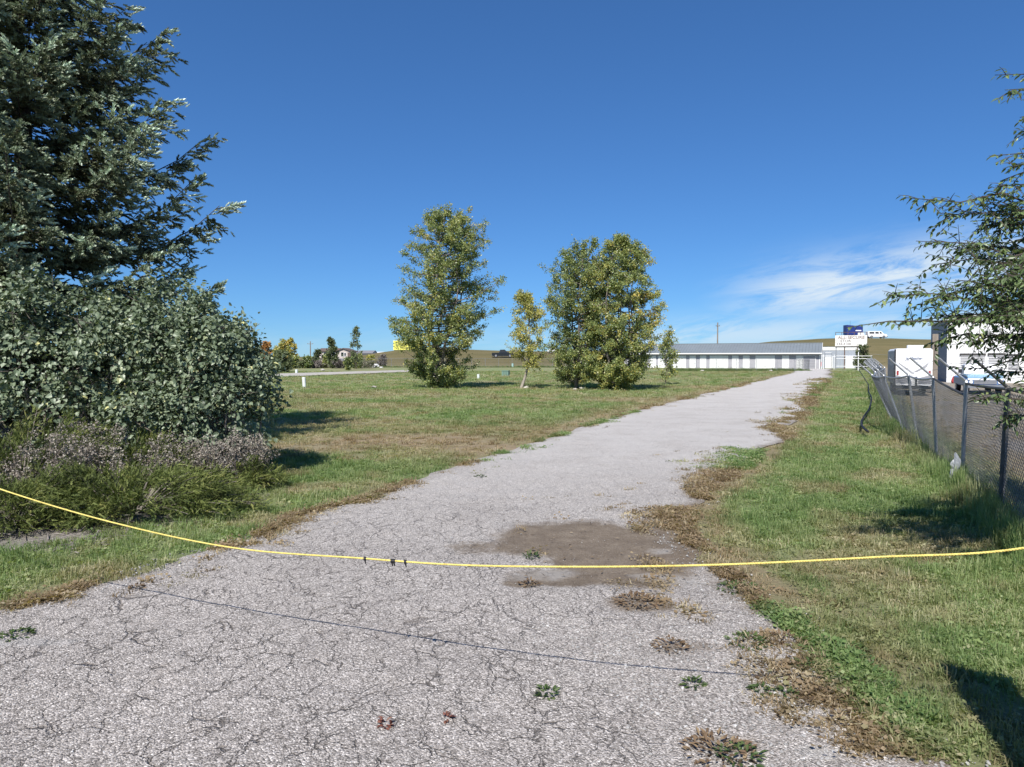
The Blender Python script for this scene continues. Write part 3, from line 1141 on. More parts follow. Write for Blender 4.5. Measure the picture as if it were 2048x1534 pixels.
poplar('poplar_tree', 'tall broad poplar with greenish yellow leaves standing apart at the left', 'tree', 878, 777, 52.7,
       [(413, 878, 892), (425, 855, 945), (445, 822, 978), (480, 808, 986), (520, 800, 976), (555, 793, 1002), (600, 786, 998), (650, 779, 985), (700, 786, 968), (735, 815, 948), (762, 842, 918), (774, 860, 905)],
       230, 78000, .125, pop_mat, stems=5, group='poplars on the lawn', t0=.40, tw=.45, trunk_r=.2)
poplar('poplar_tree', 'small thin yellowing poplar with bare pale trunk between the bigger poplars', 'tree', 1042, 775, 53,
       [(584, 1038, 1052), (605, 1030, 1075), (650, 1016, 1095), (690, 1015, 1100), (715, 1020, 1090), (735, 1048, 1096)],
       70, 10500, .125, yel_mat, stems=1, group='poplars on the lawn', trunk_r=.12, clear=1.9, bark=bark_pale, t0=.28, tw=.55)
poplar('poplar_tree', 'dark green poplar with a visible short trunk behind the yellow-green poplar', 'tree', 1152, 776, 52,
       [(484, 1165, 1195), (500, 1118, 1225), (530, 1097, 1240), (580, 1080, 1245), (640, 1086, 1240), (700, 1092, 1235), (740, 1104, 1225), (768, 1115, 1200)],
       180, 52000, .125, pop_mat, stems=3, group='poplars on the lawn', t0=.33, tw=.4, trunk_r=.22, clear=.35)
poplar('poplar_tree', 'yellow-green rounded poplar leafy to the ground at the right', 'tree', 1228, 780, 50,
       [(472, 1236, 1254), (490, 1208, 1282), (520, 1185, 1306), (570, 1168, 1322), (620, 1164, 1322), (670, 1162, 1330), (720, 1160, 1305), (755, 1175, 1290), (776, 1196, 1262)],
       200, 68000, .125, pop_mat, stems=5, group='poplars on the lawn', t0=.47, tw=.5, trunk_r=.2)
poplar('poplar_sapling', 'sparse poplar sapling in front of the storage doors beside the rounded poplar', 'tree', 1331, 754, 60,
       [(652, 1336, 1342), (680, 1322, 1350), (715, 1314, 1356), (740, 1316, 1352), (752, 1326, 1340)],
       34, 2600, .15, pop_mat, stems=2, trunk_r=.05, t0=.42)

# ---- far trees and shrubs along the left fence line
far_group = 'trees and shrubs along the far left fence'
FT = [('autumn_tree', 'orange autumn tree beyond the fence left of the yellow-green tree', 'tree', 534, 722, 172, [(684, 527, 536), (694, 518, 548), (708, 518, 546), (720, 528, 540)], 30, 1300, .45, oran_mat, 2, .5),
      ('broadleaf_tree', 'round yellow-green tree rising behind dark shrubs at far left', 'tree', 573, 732, 168, [(679, 560, 585), (688, 547, 594), (702, 544, 596), (716, 548, 592), (726, 555, 588)], 50, 2800, .42, pop_mat, 3, .66),
      ('shrub', 'large dark olive shrub under the yellow-green tree', 'shrub', 563, 746, 108, [(704, 552, 575), (718, 543, 582), (732, 543, 586), (744, 550, 580)], 50, 3200, .26, dark_mat, 4, .7),
      ('shrub', 'smaller dark shrub with green top beside the yellow-green tree', 'shrub', 590, 737, 150, [(714, 584, 596), (722, 578, 601), (734, 580, 602)], 26, 900, .35, pop_mat, 3, .35),
      ('cedar_tree', 'dark pointed cedar before the pale house gable', 'tree', 665, 738, 150, [(677, 657, 663), (688, 654, 671), (702, 651, 676), (716, 656, 676), (730, 660, 674)], 50, 2600, .30, dark_mat, 1, .62),
      ('cedar_tree', 'short dark cedar left of the pale house', 'tree', 637, 733, 155, [(700, 634, 638), (710, 627, 641), (722, 624, 643), (731, 628, 640)], 28, 1100, .3, dark_mat, 1, .5),
      ('young_tree', 'tall wispy young tree with thin open crown before the grey barn', 'tree', 712, 737, 140, [(652, 711, 716), (668, 704, 720), (690, 700, 722), (705, 699, 724), (722, 696, 728), (734, 704, 722)], 34, 900, .27, dark_mat, 2, .95),
      ('shrub', 'low bright yellow bush near the white rubble by the fence', 'shrub', 741, 733, 168, [(712, 736, 746), (720, 732, 752), (731, 738, 748)], 22, 900, .35, yel_mat, 3, .35),
      ('shrub', 'narrow green bush hugging the fence below the wispy tree', 'shrub', 697, 741, 128, [(716, 691, 702), (728, 688, 705), (739, 692, 700)], 20, 800, .26, pop_mat, 3, .30),
      ('shrub', 'olive bush at the foot of the wispy young tree', 'shrub', 712, 738, 150, [(708, 703, 722), (720, 700, 727), (735, 704, 722)], 24, 1000, .32, pop_mat, 3, .34),
      ('shrub', 'green bush at the foot of the short dark cedar', 'shrub', 614, 738, 150, [(714, 608, 620), (724, 604, 626), (736, 608, 622)], 20, 800, .32, pop_mat, 3, .32),
      ('shrub', 'yellowish-green bush between the two dark cedars', 'shrub', 655, 737, 156, [(712, 646, 660), (722, 640, 664), (734, 644, 662)], 22, 900, .33, pop_mat, 3, .44),
      ('shrub', 'grey leafless bush by the fence beside the white rubble', 'shrub', 766, 737, 166, [(710, 762, 770), (722, 752, 777), (734, 756, 774)], 34, 800, .26, grey_mat, 5, .4),
      ('shrub', 'grey twiggy bush left of the narrow green bush', 'shrub', 676, 739, 150, [(722, 666, 684), (730, 660, 690), (737, 664, 686)], 30, 800, .26, grey_mat, 5, .35),
      ('shrub', 'pale grey brushy growth by the fence below the short cedar', 'shrub', 632, 739, 152, [(722, 618, 644), (730, 612, 650), (738, 618, 644)], 30, 900, .26, grey_mat, 5, .55),
      ('shrub', 'dull grey-green scrub just right of the dark olive shrub', 'shrub', 600, 740, 150, [(722, 590, 610), (730, 586, 614), (738, 590, 610)], 26, 800, .28, dark_mat, 5, .75),
      ('bush', 'dark green bush growing at the sign post beside the pipe gate', 'shrub', 1726, 735, 132, [(690, 1718, 1732), (700, 1711, 1739), (715, 1712, 1741), (728, 1710, 1738), (734, 1716, 1734)], 50, 2600, .24, dark_mat, 4, .75)]
for nm, lab, cat, bx, by, d, env, nl, nf, ls, mt, st, t0 in FT:
    poplar(nm, lab, cat, bx, by, d, env, int(nl * 1.3), int(nf * 1.9), ls * 1.05, mt, stems=st, t0=t0, tw=.5, trunk_r=.14 if 'tree' in nm else .06,
           group=far_group if bx < 1000 else None, bark=bark_dark)

n = 9000
ux = rng.uniform(-66, -31, n)
uy = 157 + .12 * (ux + 50) + rng.normal(0, 2.2, n)
uh = (.5 + 2.1 * fbm(ux * .22, uy * .1, seed=23)) * rng.uniform(0, 1, n) ** .8
V, Fs = scatter(LEAF_Q[0], LEAF_Q[1], np.c_[ux, uy, ground_z(ux, uy) + uh * .95 + .1], rdir(n), rdir(n), rng.uniform(.22, .42, n))
scrub_mat = leafmat('fence_scrub', [(0, (.055, .065, .035)), (.45, (.115, .125, .07)), (.7, (.19, .175, .135)), (1, (.30, .27, .235))], rough=.8, transl=.12)
tag(put('undergrowth', V, Fs, scrub_mat, None, {'tint': np.repeat(np.clip(fbm(ux * .3, uy * .3, seed=4) * 1.3 - .15 + rng.normal(0, .15, n), 0, 1), 4)}), 'grey-green scrub grown into the far left fence', kind='stuff')

# ------------------------------------------------------------------ blue spruce
SP = P(60, 1000, 17.2)
SPX, SPY, SPH = SP[0], 17.2, 14.8
spruce = thing('spruce_tree', 'big blue spruce with layered branches filling the upper left', 'tree', (SPX, SPY, -.02))
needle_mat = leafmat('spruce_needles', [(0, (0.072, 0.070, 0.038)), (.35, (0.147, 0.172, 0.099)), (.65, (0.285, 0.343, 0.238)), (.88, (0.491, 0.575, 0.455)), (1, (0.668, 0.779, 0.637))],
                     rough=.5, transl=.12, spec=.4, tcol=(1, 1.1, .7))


def shoot_tmpl(nb=11):
    r = np.random.default_rng(4)
    V, Fx = [], []
    for i in range(nb):
        t = i / (nb - 1)
        th = i * 2.4
        b = np.array((t * .72, 0, 0))
        o = np.array((.24 + .10 * (1 - t), cos(th) * (.21 * (1 - .50 * t)), sin(th) * (.21 * (1 - .50 * t))))
        s = np.cross(o, (1, 0, 0))
        s = s / np.linalg.norm(s) * .085
        k = len(V)
        V += [b - s, b + s, b + o]
        Fx.append((k, k + 1, k + 2))
    k = len(V)
    V += [(0, .05, 0), (0, -.05, 0), (1.0, 0, 0)]
    Fx.append((k, k + 1, k + 2))
    V += [(0, 0, .05), (0, 0, -.05), (1.0, 0, 0)]
    Fx.append((k + 3, k + 4, k + 5))
    return V, [np.array(Fx)]


def spruce_r(z):
    return np.interp(z, [0, .8, 2, 4.5, 6.2, 8, 9.4, 10.9, 12.5, 13.8, 14.8], [2.6, 3.5, 4.0, 4.15, 4.0, 3.5, 3.0, 2.5, 1.8, .95, .05])


wood = Acc()
tz = np.linspace(0, SPH, 14)
wood.tube(np.c_[.04 * np.sin(tz), .05 * np.cos(tz * .8), tz], .30 * (1 - tz / SPH) ** .8 + .012, 9)
SPt, SXd, SNr, SSc, STt = [], [], [], [], []
zc = .7
while zc < SPH - .2:
    R = float(spruce_r(zc))
    nb_ = 6
    ph0 = rng.uniform(0, 6.28)
    for b in range(nb_):
        ph = ph0 + 2 * pi * b / nb_ + rng.normal(0, .16)
        far = sin(ph) > .62
        L = R * (rng.uniform(.97, 1.12) if rng.uniform() < .34 else rng.uniform(.58, .84))
        if rng.uniform() < .12:
            L *= .7
        z0 = zc + rng.uniform(-.12, .12)
        h = np.array((cos(ph), sin(ph), 0))
        sd = np.array((-sin(ph), cos(ph), 0))
        t = np.linspace(0, 1, 8)
        lift = (zc / SPH) * .50 - .10
        ax = h * (L * t)[:, None]
        ax[:, 2] = z0 + L * (lift * t - .34 * np.sin(t * pi * .62) * (1 - zc / SPH * .7) + .30 * t ** 3)
        wood.tube(ax, .026 * (1 - .85 * t) * (L / 4) + .004, 4, False)
        ns = int((25 if not far else 11) * (L / 3.2) + 6)
        for k in range(ns):
            tt = .16 + .84 * (k + rng.uniform(0, 1)) / ns
            p = np.array([np.interp(tt, t, ax[:, j]) for j in range(3)])
            side = 1 if k % 2 else -1
            bl = (.28 + .95 * np.sin(min(tt, .95) * pi * .80)) * min(1, L / 3.0) * rng.uniform(.55, 1.1) * (1.12 - .50 * tt)
            dr = unit(h * .75 + sd * side * rng.uniform(.45, 1.0) + np.array((0, 0, rng.uniform(-.35, .12))))
            if tt > .93:
                dr = unit(h + sd * side * .3 + np.array((0, 0, .35)))
            q = p + dr * bl + np.array((0, 0, -.10 * bl * bl))
            wood.tube([p, (p + q) / 2 + (0, 0, .02), q], [.007, .005, .003], 3, False)
            m = max(5, int((bl * 14 + 4) * (1 if not far else .6)))
            u = rng.uniform(.05, 1.0, m)
            u[0] = 1.0
            pos = p + (q - p) * u[:, None] + rng.normal(0, .03, (m, 3))
            nrm = np.cross(dr, sd) * np.sign(np.cross(dr, sd)[2])
            lat = unit(np.cross(dr, (0, 0, 1)))
            sgn = rng.choice([-1, 1], m)[:, None]
            xd = unit(dr * .8 + lat * sgn * rng.uniform(.15, .8, (m, 1)) + np.array((0, 0, 1)) * rng.uniform(-.65, .65, (m, 1)))
            SPt.append(pos)
            SXd.append(xd)
            SNr.append(np.tile((0, 0, 1.0), (m, 1)) + rng.normal(0, .3, (m, 3)))
            SSc.append(rng.uniform(.18, .33, m) * (1.0 if zc < 12 else .85))
            STt.append(np.clip(-.10 + .42 * tt + .36 * u + rng.normal(0, .12) + rng.normal(0, .13, m) + .26 * (xd[:, 2] > 0) - .06, 0, 1))  # new-growth tips paler; painted shading lightens upward shoots, darkens inner ones
    zc += .33 + .003 * zc
# a low side branch reaching right behind the lilac
wood.put('trunk', bark_dark, spruce)
SPt = np.concatenate(SPt)
print('spruce shoots', len(SPt))
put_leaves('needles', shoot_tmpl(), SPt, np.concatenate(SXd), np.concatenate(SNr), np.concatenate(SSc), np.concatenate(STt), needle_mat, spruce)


# ------------------------------------------------------------------ lilac hedge
lilac_mat = leafmat('lilac_leaves', [(0, (0.057, 0.078, 0.048)), (.3, (0.119, 0.158, 0.092)), (.6, (0.189, 0.238, 0.148)), (.9, (0.267, 0.315, 0.211)), (.97, (0.463, 0.478, 0.224)), (1, (0.562, 0.548, 0.253))],
                    rough=.42, transl=.16, spec=.45, tcol=(1.2, 1.3, .5))
stem_mat = barkmat('lilac_stems', (.24, .21, .185))


def blob_bush(name, label, cat, blobs, nclump, per, sig, lsize, mat, tmpl, droop=.5, group=None, nstem=40, leaf_objs=0, twig=True, t0=.5, stem=None, out=.55, inner=.15):
    """dense leafy bush: leaf clusters over and inside a union of ellipsoids (cx, cy, cz, rx, ry, rz)"""
    B = np.array(blobs, float)
    c0 = np.array((B[:, 0].mean(), B[:, 1].mean(), 0))
    root = thing(name, label, cat, tuple(c0), 0, group)
    w = (B[:, 3] * B[:, 4] * B[:, 5]) ** .667
    k = rng.choice(len(B), nclump, p=w / w.sum())
    dr = rdir(nclump)
    dr[:, 2] = np.abs(dr[:, 2]) * np.where(rng.uniform(size=nclump) < .80, 1, -1)
    rr = np.where(rng.uniform(size=nclump) < inner, rng.uniform(.35, .85, nclump), rng.uniform(.86, 1.10, nclump))
    rr = rr * (.58 + .80 * fbm(dr[:, 0] * 2.9 + k, dr[:, 1] * 1.9, dr[:, 2] * 1.9, seed=77))
    cen = B[k, :3] + dr * B[k, 3:6] * rr[:, None]
    ins = np.zeros(nclump, bool)
    for j in range(len(B)):
        q = (((cen - B[j, :3]) / B[j, 3:6]) ** 2).sum(1)
        ins |= (q < .36) & (j != k)
    ok = (cen[:, 2] > .05) & ~ins
    cen, dr = cen[ok], dr[ok]
    n = len(cen)
    wood = Acc()
    for i in range(nstem):
        j = rng.integers(len(B))
        b = B[j, :3] + np.array((*(rng.normal(size=2) * B[j, 3:5] * .25), 0))
        e = cen[rng.integers(n)]
        b[2] = -.05
        m_ = b + (e - b) * .5 + np.array((0, 0, .15)) + rng.normal(0, .12, 3)
        wood.tube([b, m_, e], [.022, .014, .005], 4, False)
        for _ in range(3):
            s = m_ + (e - m_) * rng.uniform(0, .9)
            wood.tube([s, s + rng.normal(0, .25, 3) + dr[0] * 0 + np.array((0, 0, .15))], [.008, .003], 3, False)
    for i in range(nstem):                      # bare twigs poking through the leaves
        j = rng.integers(n)
        s = cen[j] - dr[j] * rng.uniform(.2, .6)
        e = cen[j] + dr[j] * rng.uniform(.05, .30) + np.array((rng.normal() * .15, 0, rng.uniform(.0, .25)))
        wood.tube([s, (s + e) / 2 + rng.normal(0, .05, 3), e], [.010, .007, .003], 4, False)
        for _ in range(2):
            q = s + (e - s) * rng.uniform(.3, .9)
            wood.tube([q, q + rng.normal(0, .16, 3) + np.array((0, 0, .12))], [.005, .002], 3, False)
    V, Fs = wood.get()
    V = V - c0
    put('stems', V, Fs, stem or stem_mat, root)
    N = n * per
    pos = np.repeat(cen, per, 0) + rng.normal(0, sig, (N, 3))
    pos[:, 2] = np.maximum(pos[:, 2], .03)
    od = np.repeat(dr, per, 0)
    xd = unit(od * out + rng.normal(size=(N, 3)) * .75 + np.array((0, 0, -droop)))
    nr = unit(od * .8 + rng.normal(size=(N, 3)) * .55 + np.array((0, 0, .75)))
    tint = t0 + np.repeat(rng.normal(0, .14, n), per) + rng.normal(0, .22, N)
    tint = np.where((tint > .93) & (rng.uniform(size=N) < .75), .8, tint)
    sc = lsize * rng.uniform(.45, 1.45, N)
    pos = pos - c0
    if leaf_objs:
        front = np.argsort((pos[:, 1] + rng.normal(0, .5, N)) + 100 * (sc < lsize * .85))[:leaf_objs]
        V, Fs = np.array(tmpl[0]), tmpl[1]
        lm = [mk_mesh('leaf', V, Fs, mat, {'tint': np.full(len(V), tv)}) for tv in (.3, .45, .6, .75, .9)]
        from mathutils import Matrix
        for i in front:
            x = xd[i]
            z = unit(nr[i] - (nr[i] @ x) * x)
            y = np.cross(z, x)
            o = link('leaf', lm[int(rng.integers(5))], root)
            o.matrix_local = Matrix([(x[0] * sc[i], y[0] * sc[i], z[0] * sc[i], pos[i, 0]), (x[1] * sc[i], y[1] * sc[i], z[1] * sc[i], pos[i, 1]),
                                     (x[2] * sc[i], y[2] * sc[i], z[2] * sc[i], pos[i, 2]), (0, 0, 0, 1)])
        msk = np.ones(N, bool)
        msk[front] = False
        pos, xd, nr, sc, tint = pos[msk], xd[msk], nr[msk], sc[msk], tint[msk]
    f = put_leaves('foliage', tmpl, pos, xd, nr, sc, tint, mat, root)
    f['kind'] = 'stuff'
    return root


def blob_px(px, py, d, rx, ry, rz):
    p = P(px, py, d)
    return (p[0], d, p[2], rx, ry, rz)


blob_bush('lilac_bush', 'big dense lilac bush with dusty green heart-shaped leaves under the spruce', 'bush',
          [blob_px(120, 720, 14.3, 2.0, 1.6, 1.35), blob_px(-60, 730, 14.3, 2.0, 1.6, 1.3), blob_px(265, 715, 14.3, 1.15, 1.2, 1.15), blob_px(60, 820, 13.9, 2.6, 1.4, 1.0),
           blob_px(-200, 780, 14.5, 2.0, 1.6, 1.5)], 760, 46, .13, .078, lilac_mat, LEAF_H, nstem=60, leaf_objs=300, group='lilac bushes under the spruce', droop=.55)
blob_bush('lilac_bush', 'smaller rounded lilac bush at the right end of the planting bed with bare twigs', 'bush',
          [blob_px(365, 690, 14.0, .85, 1.0, 1.15), blob_px(440, 735, 13.8, .72, .9, 1.02), blob_px(462, 820, 13.6, .78, .9, .85), blob_px(360, 830, 13.6, 1.1, .9, .9), blob_px(495, 775, 13.8, .42, .6, .75)],
          470, 46, .12, .074, lilac_mat, LEAF_H, nstem=60, leaf_objs=300, group='lilac bushes under the spruce', droop=.55)

# ------------------------------------------------------------------ junipers
jun_mat = leafmat('juniper_sprays', [(0, (0.034, 0.045, 0.015)), (.3, (0.077, 0.101, 0.029)), (.6, (0.131, 0.164, 0.045)), (.85, (0.198, 0.228, 0.066)), (1, (0.261, 0.261, 0.087))], rough=.6, transl=.12, spec=.25)


def spray_tmpl():
    r = np.random.default_rng(9)
    V, Fx = [], []
    for i in range(9):
        t = i / 8
        b = np.array((t * .8, 0, 0))
        sd = 1 if i % 2 else -1
        o = np.array((.26, sd * .20 * (1.05 - t), r.uniform(-.07, .10)))
        s = np.array((.048, -sd * .027, 0))
        k = len(V)
        V += [b - s, b + s, b + o]
        Fx.append((k, k + 1, k + 2))
    k = len(V)
    V += [(0, .02, 0), (0, -.02, 0), (1, 0, .02)]
    Fx.append((k, k + 1, k + 2))
    return V, [np.array(Fx)]


def juniper(label, px, py, d, rx, ry, h, n, t0, lean=(.6, -.3)):
    b = P(px, py, d)
    root = thing('juniper_bush', label, 'bush', (b[0], d, 0), 0, 'spreading junipers along the drive')
    wood = Acc()
    PS, XD, SC, TT = [], [], [], []
    for i in range(n):
        ph = rng.uniform(0, 2 * pi)
        k = rng.uniform(.25, 1.0) ** .6
        e = np.array((cos(ph) * rx * k, sin(ph) * ry * k, h * (1 - .80 * k ** 2.0) * rng.uniform(.35, 1.08)))
        s = np.array((cos(ph) * rx * .1, sin(ph) * ry * .1, .05))
        m_ = s + (e - s) * .5 + np.array((0, 0, .16 * h))
        t = np.linspace(0, 1, 5)[:, None]
        L = s * (1 - t) ** 2 + 2 * m_ * t * (1 - t) + e * t ** 2
        if i % 2 == 0:
            wood.tube(L, .014 * (1 - .8 * t[:, 0]) + .002, 3, False)
        dr = unit(L[-1] - L[-2] + np.array((lean[0] * .12, lean[1] * .12, .05)))
        m = 64
        u = rng.uniform(.40, 1.04, m) ** .7
        p = np.stack([np.interp(u, t[:, 0], L[:, j]) for j in range(3)], 1) + rng.normal(0, .055, (m, 3))
        p[:, 2] = np.maximum(p[:, 2], .02)
        PS.append(p)
        XD.append(unit(dr + rng.normal(size=(m, 3)) * .62 + np.array((0, 0, .05))))
        SC.append(rng.uniform(.06, .125, m))
        TT.append(np.clip(t0 + .42 * (u - .75) + rng.normal(0, .18) + rng.normal(0, .13, m), 0, 1))
    wood.put('branches', bark_grey, root)
    PS = np.concatenate(PS)
    put_leaves('foliage', spray_tmpl(), PS, np.concatenate(XD), unit(rng.normal(size=PS.shape) * .5 + np.array((0, -.2, 1))), np.concatenate(SC), np.concatenate(TT), jun_mat, root)['kind'] = 'stuff'


juniper('tall olive juniper at the left edge before the lilac', 40, 950, 11.6, 2.0, 1.3, 1.75, 170, .44)
juniper('olive juniper in the middle of the bed just under the lilac leaves', 250, 960, 12.2, 1.8, 1.2, 1.15, 160, .44)
juniper('low bright green juniper spreading along the bare soil by the drive', 265, 1035, 10.3, 1.95, 1.25, .92, 230, .50)
juniper('low dark green juniper at the lower left corner of the bed', 20, 1065, 9.6, 1.35, .95, .85, 130, .44)
juniper('small juniper with green tips at the right end of the bed', 475, 968, 12.4, .85, .8, .66, 70, .50)

# ------------------------------------------------------------------ dry weeds with fluffy seed heads
fluff_mat = leafmat('dry_seed_heads', [(0, (0.110, 0.090, 0.071)), (.4, (0.237, 0.204, 0.168)), (.75, (0.363, 0.325, 0.277)), (1, (0.495, 0.462, 0.396))], rough=.95, transl=.12, spec=.1, tcol=(1, 1, 1))


def dry_weed(label, px, py, d, n, rx, ry, h):
    b = P(px, py, d)
    root = thing('dry_weed_clump', label, 'weeds', (b[0], d, 0), 0, 'dry weeds with grey seed heads')
    wood = Acc()
    PS = []
    for i in range(n):
        s = np.array((rng.normal() * rx * .55, rng.normal() * ry * .5, 0))
        hh = h * rng.uniform(.6, 1.12)
        e = s + np.array((rng.normal() * .16, rng.normal() * .12, hh))
        wood.tube([s, (s + e) / 2 + rng.normal(0, .03, 3), e], [.006, .005, .003], 3, False)
        for _ in range(4):
            q = s + (e - s) * rng.uniform(.5, 1)
            f = q + np.array((rng.normal() * .10, rng.normal() * .10, rng.uniform(.03, .16)))
            wood.tube([q, f], [.003, .002], 3, False)
            PS.append(f + rng.normal(0, .042, (26, 3)))
    wood.put('stems', grey_mat, root, None)
    PS = np.concatenate(PS)
    n = len(PS)
    put_leaves('seed_heads', LEAF_Q, PS, rdir(n), rdir(n), rng.uniform(.018, .045, n), rng.normal(.55, .22, n), fluff_mat, root)['kind'] = 'stuff'


dry_weed('dry grey weeds between the tall olive juniper and the low junipers at left', 165, 970, 11.0, 34, .55, .4, 1.05)
dry_weed('dry grey weeds standing at the left picture edge behind the low junipers', 10, 1000, 10.6, 16, .4, .3, .75)
dry_weed('small dry grey weed clump in front of the middle juniper', 318, 975, 11.6, 12, .3, .3, .85)
dry_weed('wide band of dry mauve-grey weeds under the smaller lilac', 410, 975, 12.2, 30, .5, .4, .82)
dry_weed('dry grey weeds at the right tip of the planting bed', 505, 962, 12.6, 22, .3, .4, .85)

# fallen twigs and litter on the bare soil
n = 2600
lx_, ly_ = wedge(n * 14, 7.6, 15, -.85, -.25)
k = (bare_at(lx_, ly_) > .25) & (road_d(lx_, ly_) < -.3)
lx_, ly_ = lx_[k][:n], ly_[k][:n]
n = len(lx_)
tw = ([(0, .035, 0), (1, .018, .03), (1, -.018, .03), (0, -.035, 0), (.5, .0, .05)], [np.array([(0, 1, 4), (4, 1, 2), (4, 2, 3), (0, 4, 3)])])
V, Fs = scatter(tw[0], tw[1], np.c_[lx_, ly_, ground_z(lx_, ly_) + .012], unit(np.c_[rng.normal(size=(n, 2)), rng.normal(0, .12, n)]), np.tile((0, 0, 1.), (n, 1)), rng.uniform(.06, .32, n))
tag(put('twig_litter', V, Fs, grey_mat, None, {'tint': np.repeat(np.clip(rng.normal(.6, .25, n), 0, 1), 5)}), 'fallen grey twigs littering the bare soil of the bed', kind='stuff')
lg = P(4, 1063, 9.4)
lgm = Acc()
lgm.tube([(lg[0] - 1.1, lg[1] + .25, .09), (lg[0] - .3, lg[1] + .1, .10), (lg[0] + .18, lg[1], .095)], [.10, .10, .092], 10)
tag(lgm.put('log', bark_grey, smooth_=False), 'weathered grey log end lying in the bed at the left edge', 'log')

# ------------------------------------------------------------------ elm overhanging at the right
elm_mat = leafmat('elm_leaves', [(0, (0.047, 0.074, 0.034)), (.35, (0.101, 0.151, 0.061)), (.7, (0.177, 0.244, 0.099)), (1, (0.320, 0.355, 0.143))], rough=.40, transl=.22, spec=.45)
EX, EY = 6.75, 6.9
elm = thing('elm_tree', 'elm with small pointed leaves reaching in over the fence from the right', 'tree', (EX, EY, 0))
off = np.array((EX, EY, 0))
wood = Acc()
trk = np.array([(0, 0, -.1), (.05, .05, 1.0), (-.05, .1, 2.0), (.1, .2, 3.2), (.15, .25, 4.6), (.25, .3, 6.0), (.3, .35, 7.4)])
wood.tube(trk, [.22, .17, .15, .12, .09, .05, .015], 9)
EP, EXd, EN, ES, ET = [], [], [], [], []


def twig_leaves(L, gap=.032, size=.070, start=.05):
    """alternate leaves along a polyline twig"""
    seg = np.linalg.norm(np.diff(L, axis=0), axis=1)
    cum = np.r_[0, np.cumsum(seg)]
    n = max(3, int(cum[-1] * (1 - start) / gap))
    s = cum[-1] * (start + (1 - start) * (np.arange(n) + rng.uniform(-.3, .3, n)) / n)
    p = np.stack([np.interp(s, cum, L[:, j]) for j in range(3)], 1)
    t = unit(np.stack([np.interp(np.minimum(s + .03, cum[-1]), cum, L[:, j]) for j in range(3)], 1) - np.stack([np.interp(s - .03, cum, L[:, j]) for j in range(3)], 1))
    lat = unit(np.cross(t, np.array((0, 0, 1.0)) + rng.normal(0, .25, (n, 3))))
    sg = np.where(np.arange(n) % 2, 1, -1)[:, None]
    xd = unit(t * .55 + lat * sg * .8 + np.array((0, 0, -.42)) + rng.normal(0, .22, (n, 3)))
    EP.append(p + xd * .006)
    EXd.append(xd)
    EN.append(unit(np.array((0, -.1, 1.0)) + rng.normal(0, .45, (n, 3))))
    ES.append(size * rng.uniform(.6, 1.2, n))
    ET.append(np.full(n, rng.normal(.45, .10)) + rng.normal(0, .15, n))


def limb(s, e, sag=.1, r0=.03, r1=.006, n=7):
    t = np.linspace(0, 1, n)[:, None]
    L = s + (e - s) * t
    L[:, 2] += sag * 4 * (t * (1 - t))[:, 0]
    L += rng.normal(0, .018, L.shape) * np.linalg.norm(e - s) * (t > 0) * (t < 1)
    wood.tube(L, r0 + (r1 - r0) * t[:, 0], 5, False)
    return L


def spray(s, e, nt, tl, sag=.08, r0=.02, gap=.032, size=.070):
    """a bough with side twigs; every twig carries leaves"""
    L = limb(s, e, sag, r0, .003)
    twig_leaves(L[3:], gap, size)
    for k in range(nt):
        tt = rng.uniform(.18, .97)
        p = np.array([np.interp(tt, np.linspace(0, 1, len(L)), L[:, j]) for j in range(3)])
        d = unit(unit(e - s) * .7 + rng.normal(size=3) * .65)
        ln = tl * rng.uniform(.5, 1.2) * (1.15 - .5 * tt)
        q = p + d * ln + np.array((0, 0, -.10 * ln))
        m_ = (p + q) / 2 + np.array((0, 0, .05 * ln))
        T = np.array([p, m_, q])
        wood.tube(T, [.005, .004, .002], 3, False)
        twig_leaves(T, gap, size)


def EPX(px, py, d):
    return P(px, py, d) - off


def tk(z):
    return np.array([np.interp(z, trk[:, 2], trk[:, j]) for j in range(3)])


